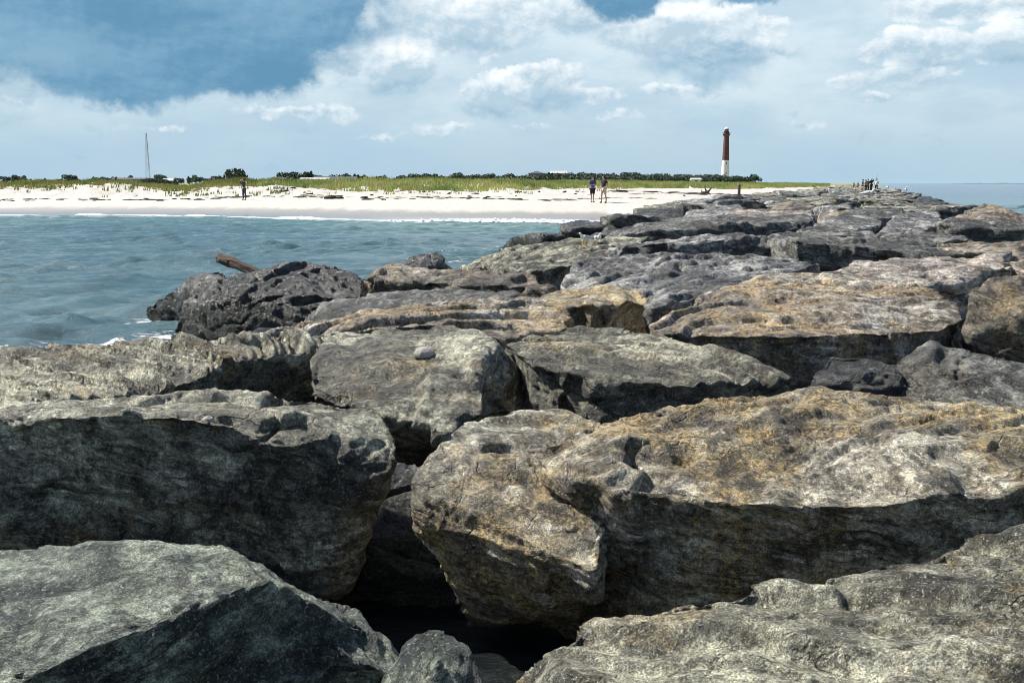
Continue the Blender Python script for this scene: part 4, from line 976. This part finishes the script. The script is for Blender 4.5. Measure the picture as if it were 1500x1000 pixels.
# anglers on the far crest
SIT = UPR
d = 138.; zc = 1.12
crowd = [(1264, 0, 1.3, .95, 'angler in dark clothes at the left of the crowd on the jetty', (.02, .02, .024), (.02, .02, .025), 'long', UPR, 0),
         (1268.5, 1, .4, .90, 'angler in a yellow-green vest in the crowd on the jetty', (.30, .36, .05), (.03, .035, .05), 'short', HIPS, 0),
         (1271.5, 3, -.5, .96, 'angler in a black top right behind the yellow-green vest', (.018, .018, .02), (.03, .03, .035), 'long', CROSS, 0),
         (1276.5, -1, .2, 1.03, 'tall angler in navy blue with a white cap standing on the highest stone', (.016, .022, .05), (.018, .02, .035), 'long', FACE, 1),
         (1284, 0, -.9, .97, 'angler in a white shirt and dark trousers at the right of the crowd', (.66, .66, .70), (.02, .02, .03), 'short', HIPS, 0)]
for px, dy, rz, sc_, lab, a, c, sl, arms, hat in crowd:
    person((tanpx(px)*(d+dy), d+dy, zc), rz, lab, arms, a, c, (.02, .016, .014), sleeve=sl, scale=sc_, group='anglers on the far jetty', hat=(.7, .7, .7) if hat else None)
for px, dd, lab, a in [(1251, 230, 'distant figure in pink alone far along the jetty, left of the crowd', (.42, .24, .28)), (1257, 232, 'distant figure in grey far along the jetty behind the crowd', (.2, .2, .24))]:
    person((tanpx(px)*dd, dd, 1.0), .5, lab, UPR, a, (.05, .05, .07), (.03, .02, .02), group='distant figures on the jetty', scale=.85)
bm = bmesh.new(); tube(bm, [(0, 0, 0), (.2, -.2, .9), (.35, -.4, 1.7)], [.016, .012, .004], 6)
rod = link('fishing_rod', bm_mesh('fishing_rod', bm, True), simple('rod_carbon', (.03, .03, .035), .4)); rod.location = (tanpx(1278)*137+.1, 136.7, 2.0); tag(rod, 'thin dark fishing rod held up by the tall angler on the jetty', 'fishing rod')

# ------------------------------------------------------------------ gulls
m_gw = simple('white_feathers', (.80, .80, .79), .7, .05); m_gg = simple('grey_feathers', (.55, .57, .6), .7, .1); m_gb = simple('yellow_beak', (.6, .4, .06), .5)
def gull_parts():
    body = skin_mesh('body', {'t': ((.30, 0, .24), (.05, .012)), 'r': ((.17, 0, .25), (.06, .05)), 'b': ((.02, 0, .26), (.088, .09)), 'c': ((-.11, 0, .29), (.075, .08)), 'n': ((-.17, 0, .37), .045), 'h': ((-.205, 0, .43), .044), 'f': ((-.24, 0, .425), .028)}, [('t', 'r'), ('r', 'b'), ('b', 'c'), ('c', 'n'), ('n', 'h'), ('h', 'f')], 'b')
    body.materials.append(m_gw); out = [('body', body)]
    for s in (-1, 1):
        w = skin_mesh('wing', {'a': ((-.09, s*.082, .31), (.035, .06)), 'b': ((.06, s*.09, .295), (.02, .065)), 'c': ((.22, s*.06, .27), (.014, .035)), 'd': ((.36, s*.03, .255), (.006, .012))}, [('a', 'b'), ('b', 'c'), ('c', 'd')], 'b'); w.materials.append(m_gg); out.append(('wing', w))
        bm = bmesh.new(); tube(bm, [(.0, s*.04, .2), (.01, s*.042, .09), (-.0, s*.042, .0)], .009, 6)
        tube(bm, [(.0, s*.042, .006), (-.07, s*.05, .004)], [.012, .006], 5); me = bm_mesh('leg', bm); me.materials.append(m_gb); out.append(('leg', me))
    bm = bmesh.new(); tube(bm, [(-.25, 0, .425), (-.29, 0, .42), (-.315, 0, .408)], [.017, .013, .004], 7); me = bm_mesh('beak', bm); me.materials.append(m_gb); out.append(('beak', me))
    return out
GP = gull_parts()
def gull(px, py, d, rz, s, label):
    q = P(px, py, -d); o = link('gull', None); o.location = q; o.rotation_euler = (0, 0, rz); o.scale = (s,)*3
    for nm, me in GP:
        c = bpy.data.objects.new(nm, me); COL.objects.link(c); c.parent = o
    tag(o, label, 'gull', 'gulls resting on the jetty'); return o
GULLS = [(1221, 295, 46, .2, 1.25, 'white gull standing front-on, leftmost on the crest beyond the pale flat slab'), (1272.5, 293, 50, 2.4, 1.25, 'white gull leaning forward on the crest, right of the leftmost one'),
         (1263.5, 279.5, 112, .3, 1.25, 'white gull at the feet of the crowd on the jetty'), (1300, 279.5, 105, 1.5, 1.25, 'white gull just right of the crowd on the jetty'),
         (1314, 283, 88, .2, 1.1, 'grey-white gull low on the seaward edge of the crest'), (1327, 283.5, 88, 1.3, 1.25, 'white gull at the right end of the row on the seaward edge'),
         (857, 359, 20.2, .4, .55, 'small pale bird on the olive slab, left of two'), (876, 359, 20.4, 1.9, .55, 'small pale bird on the olive slab, right of two')]
bpy.context.view_layer.update()
dg = bpy.context.evaluated_depsgraph_get()
def ground(px, py):
    x, y, z = ray(px, py)
    ok, loc, nr, i, ob, mt = S.ray_cast(dg, Vector((0, 0, H)), Vector((x, y, z)).normalized())
    return loc if ok else None
spots = [ground(g[0], g[1]) for g in GULLS]
for g, q in zip(GULLS, spots):
    o = gull(*g)
    if q is not None and .3 < q.z < 1.9: o.location = q; o.scale = (g[4]*min(1.25, max(.5, q.y/g[2])),)*3

# ------------------------------------------------------------------ light and sky
EL, AZ = math.radians(47), math.radians(-66)     # azimuth measured from straight ahead, negative to the left
sd = Vector((math.sin(AZ)*math.cos(EL), math.cos(AZ)*math.cos(EL), math.sin(EL)))
sl = bpy.data.lights.new('sun', 'SUN'); sl.energy = 5.0; sl.angle = math.radians(.5); sl.color = (1, .955, .88)
so = bpy.data.objects.new('sun', sl); COL.objects.link(so); so.rotation_euler = sd.to_track_quat('Z', 'Y').to_euler(); so.location = (0, 0, 30)
w = bpy.data.worlds.new('World'); S.world = w; w.use_nodes = True
t = NT(w.node_tree); t.n.clear()
out = t.new('ShaderNodeOutputWorld')
sky = t.new('ShaderNodeTexSky', sky_type='NISHITA'); sky.sun_disc = False; sky.sun_elevation = EL; sky.sun_rotation = AZ; sky.air_density = 1.; sky.dust_density = 1.; sky.ozone_density = 1.5
bg1 = t.new('ShaderNodeBackground'); t.put(bg1.inputs[0], sky.outputs[0]); bg1.inputs[1].default_value = .085
dr = t.new('ShaderNodeTexCoord').outputs['Generated']; X, Y, Zz = t.sep(dr)
azn = t.m('MULTIPLY', t.m('ARCTAN2', X, Y), 1500.); eln = t.m('MULTIPLY', t.m('ARCSINE', Zz), 1500.)
pv = t.xyz(azn, eln, 0.)
wc = t.vm('SUBTRACT', t.noise(pv, .016, 9, .66, .15, True), (.5, .5, .5))
wb = t.vm('SUBTRACT', t.noise(t.vm('ADD', pv, (700., 300., 0.)), .004, 3, .5, .0, True), (.5, .5, .5))
pw = t.vm('ADD', pv, t.vm('ADD', t.vm('MULTIPLY', wc, (80., 60., 0.)), t.vm('MULTIPLY', wb, (70., 34., 0.))))
pq = t.vm('ADD', pv, t.vm('ADD', t.vm('MULTIPLY', wc, (42., 30., 0.)), t.vm('MULTIPLY', wb, (30., 14., 0.))))
def dirpx(px, py):
    x, y_, z = ray(px, py); n = math.sqrt(x*x+y_*y_+z*z); return math.atan2(x, y_)*1500, math.asin(z/n)*1500
def blobs(lst, dv=0., pw=pw):
    acc = None
    for px, py, rx, ry, s in lst:
        u, v_ = dirpx(px, py)
        d = t.vm('LENGTH', t.vm('MULTIPLY', t.vm('SUBTRACT', pw, (u, v_+dv*ry, 0.)), (1/rx, 1/ry, 0.)))
        val = t.m('MULTIPLY', t.m('SUBTRACT', 1., d, clamp=True), s)
        acc = val if acc is None else t.m('MAXIMUM', acc, val)
    return acc
ps = t.vm('MULTIPLY', pv, (1., 1.35, 1.))
puff = t.noise(ps, .018, 10, .62, .15); puff2 = t.noise(t.vm('ADD', ps, (-7., 10., 0.)), .018, 10, .62, .15)
relief = t.m('ADD', .5, t.m('MULTIPLY', t.m('SUBTRACT', puff, puff2), 4.2), clamp=True)
wide = t.noise(t.vm('MULTIPLY', pv, (.5, 1.4, 1.)), .007, 8, .58)
dark = blobs([(220, -10, 380, 140, 1.), (90, 25, 220, 110, .9), (180, 95, 170, 70, .9), (320, 75, 180, 78, 1.), (420, -5, 150, 100, 1.), (915, -8, 90, 42, .85), (1090, -16, 65, 28, .75), (120, -200, 460, 180, .9)])
shade = blobs([(1040, 92, 120, 48, 1.), (800, 148, 80, 30, .7), (590, 124, 75, 24, .7), (715, 165, 90, 20, .55), (690, 62, 90, 22, .5), (1370, 88, 90, 22, .55), (1490, 84, 70, 26, .55), (1150, 66, 60, 16, .45), (860, 45, 70, 30, .45), (1330, 122, 110, 18, .4), (430, 185, 120, 20, .3), (30, 165, 130, 40, .35)])
BR = [(590, 95, 72, 44, 1.), (725, 138, 68, 40, .9), (580, 30, 110, 90, .75), (690, 35, 170, 70, .7), (1010, 45, 190, 50, .85), (1060, 70, 130, 40, .7), (850, 22, 110, 44, .6), (1340, 66, 110, 34, .8), (1480, 60, 70, 40, .95), (1430, 10, 160, 26, .75), (1282, 142, 46, 14, .6), (1010, 134, 110, 16, .55), (1330, 108, 110, 22, .5), (430, 163, 130, 20, .5), (35, 105, 85, 55, .95), (800, 112, 100, 34, .65), (880, 138, 60, 22, .55), (530, 42, 70, 56, .9), (500, 86, 60, 28, .75), (455, 112, 50, 16, .5), (145, 118, 30, 18, .5), (220, 190, 90, 12, .35), (1180, 182, 46, 14, .4), (780, 185, 70, 16, .35), (480, 165, 110, 26, .45), (660, 190, 80, 18, .4), (900, 170, 80, 18, .35), (1230, 120, 60, 16, .4), (540, 200, 110, 16, .3), (370, 165, 60, 18, .4)]
bright = blobs(BR, 0., pq); bright_dn = blobs(BR, .45, pq)
base = t.mix(t.ramp(eln, 0., 110.), (.34, .46, .545), (.405, .52, .585))
base = t.mix(t.ramp(eln, 90., 250.), base, (.49, .60, .655))
base = t.mix(t.ramp(wide, .40, .66, 0., .55), base, (.30, .43, .55))
base = t.mix(t.m('MULTIPLY', t.ramp(wide, .36, .56, .5, 0.), t.ramp(eln, 40., 150.)), base, (.56, .65, .70))
base = t.mix(t.ramp(eln, -2., 10., .5, 0.), base, (.32, .50, .62))
pn_ = t.m('SUBTRACT', puff, .5)
bm_ = t.ramp(t.m('ADD', bright, t.m('MULTIPLY', pn_, .72)), .18, .32)
lit = t.m('ADD', t.m('ADD', .42, t.m('MULTIPLY', t.m('SUBTRACT', bright_dn, bright), 1.3)), t.m('MULTIPLY', t.m('SUBTRACT', relief, .5), .55), clamp=True)
c = t.mix(t.m('MULTIPLY', bm_, .92), base, t.mix(lit, (.35, .465, .55), (.76, .79, .80)))
sm_ = t.ramp(t.m('ADD', shade, t.m('MULTIPLY', pn_, .7)), .12, .62)
c = t.mix(t.m('MULTIPLY', sm_, .7), c, t.mix(relief, (.165, .31, .43), (.31, .43, .53)))
dm_ = t.ramp(t.m('ADD', dark, t.m('MULTIPLY', pn_, .6)), .04, .34)
c = t.mix(t.m('MULTIPLY', dm_, .96), c, t.mix(t.ramp(t.m('ADD', t.m('MULTIPLY', wide, .85), t.m('MULTIPLY', relief, .07)), .34, .62), (.078, .208, .338), (.170, .315, .44)))
bg2 = t.new('ShaderNodeBackground'); t.put(bg2.inputs[0], c); bg2.inputs[1].default_value = .92
front = t.m('MULTIPLY', t.ramp(t.m('ABSOLUTE', azn), 1100., 1900., 1., 0.), t.ramp(eln, 300., 620., 1., 0.))
scat = t.m('MULTIPLY', t.ramp(t.noise(dr, 2.2, 7, .6), .56, .72), .5)
mx = t.new('ShaderNodeMixShader'); t.put(mx.inputs[0], front); t.l.new(bg1.outputs[0], mx.inputs[1]); t.l.new(bg2.outputs[0], mx.inputs[2])
t.l.new(mx.outputs[0], out.inputs[0])
w.cycles.sampling_method = 'MANUAL'; w.cycles.sample_map_resolution = 512
# ------------------------------------------------------------------ render settings
S.view_settings.view_transform = 'Standard'; S.view_settings.look = 'None'; S.view_settings.exposure = .6; S.view_settings.gamma = 1
S.render.engine = 'CYCLES'; S.cycles.max_bounces = 5; S.cycles.diffuse_bounces = 2; S.cycles.glossy_bounces = 3
S.cycles.use_denoising = True; S.cycles.denoising_prefilter = 'ACCURATE'; S.cycles.sample_clamp_direct = 4.; S.cycles.filter_width = .85; S.cycles.pixel_filter_type = 'BLACKMAN_HARRIS'
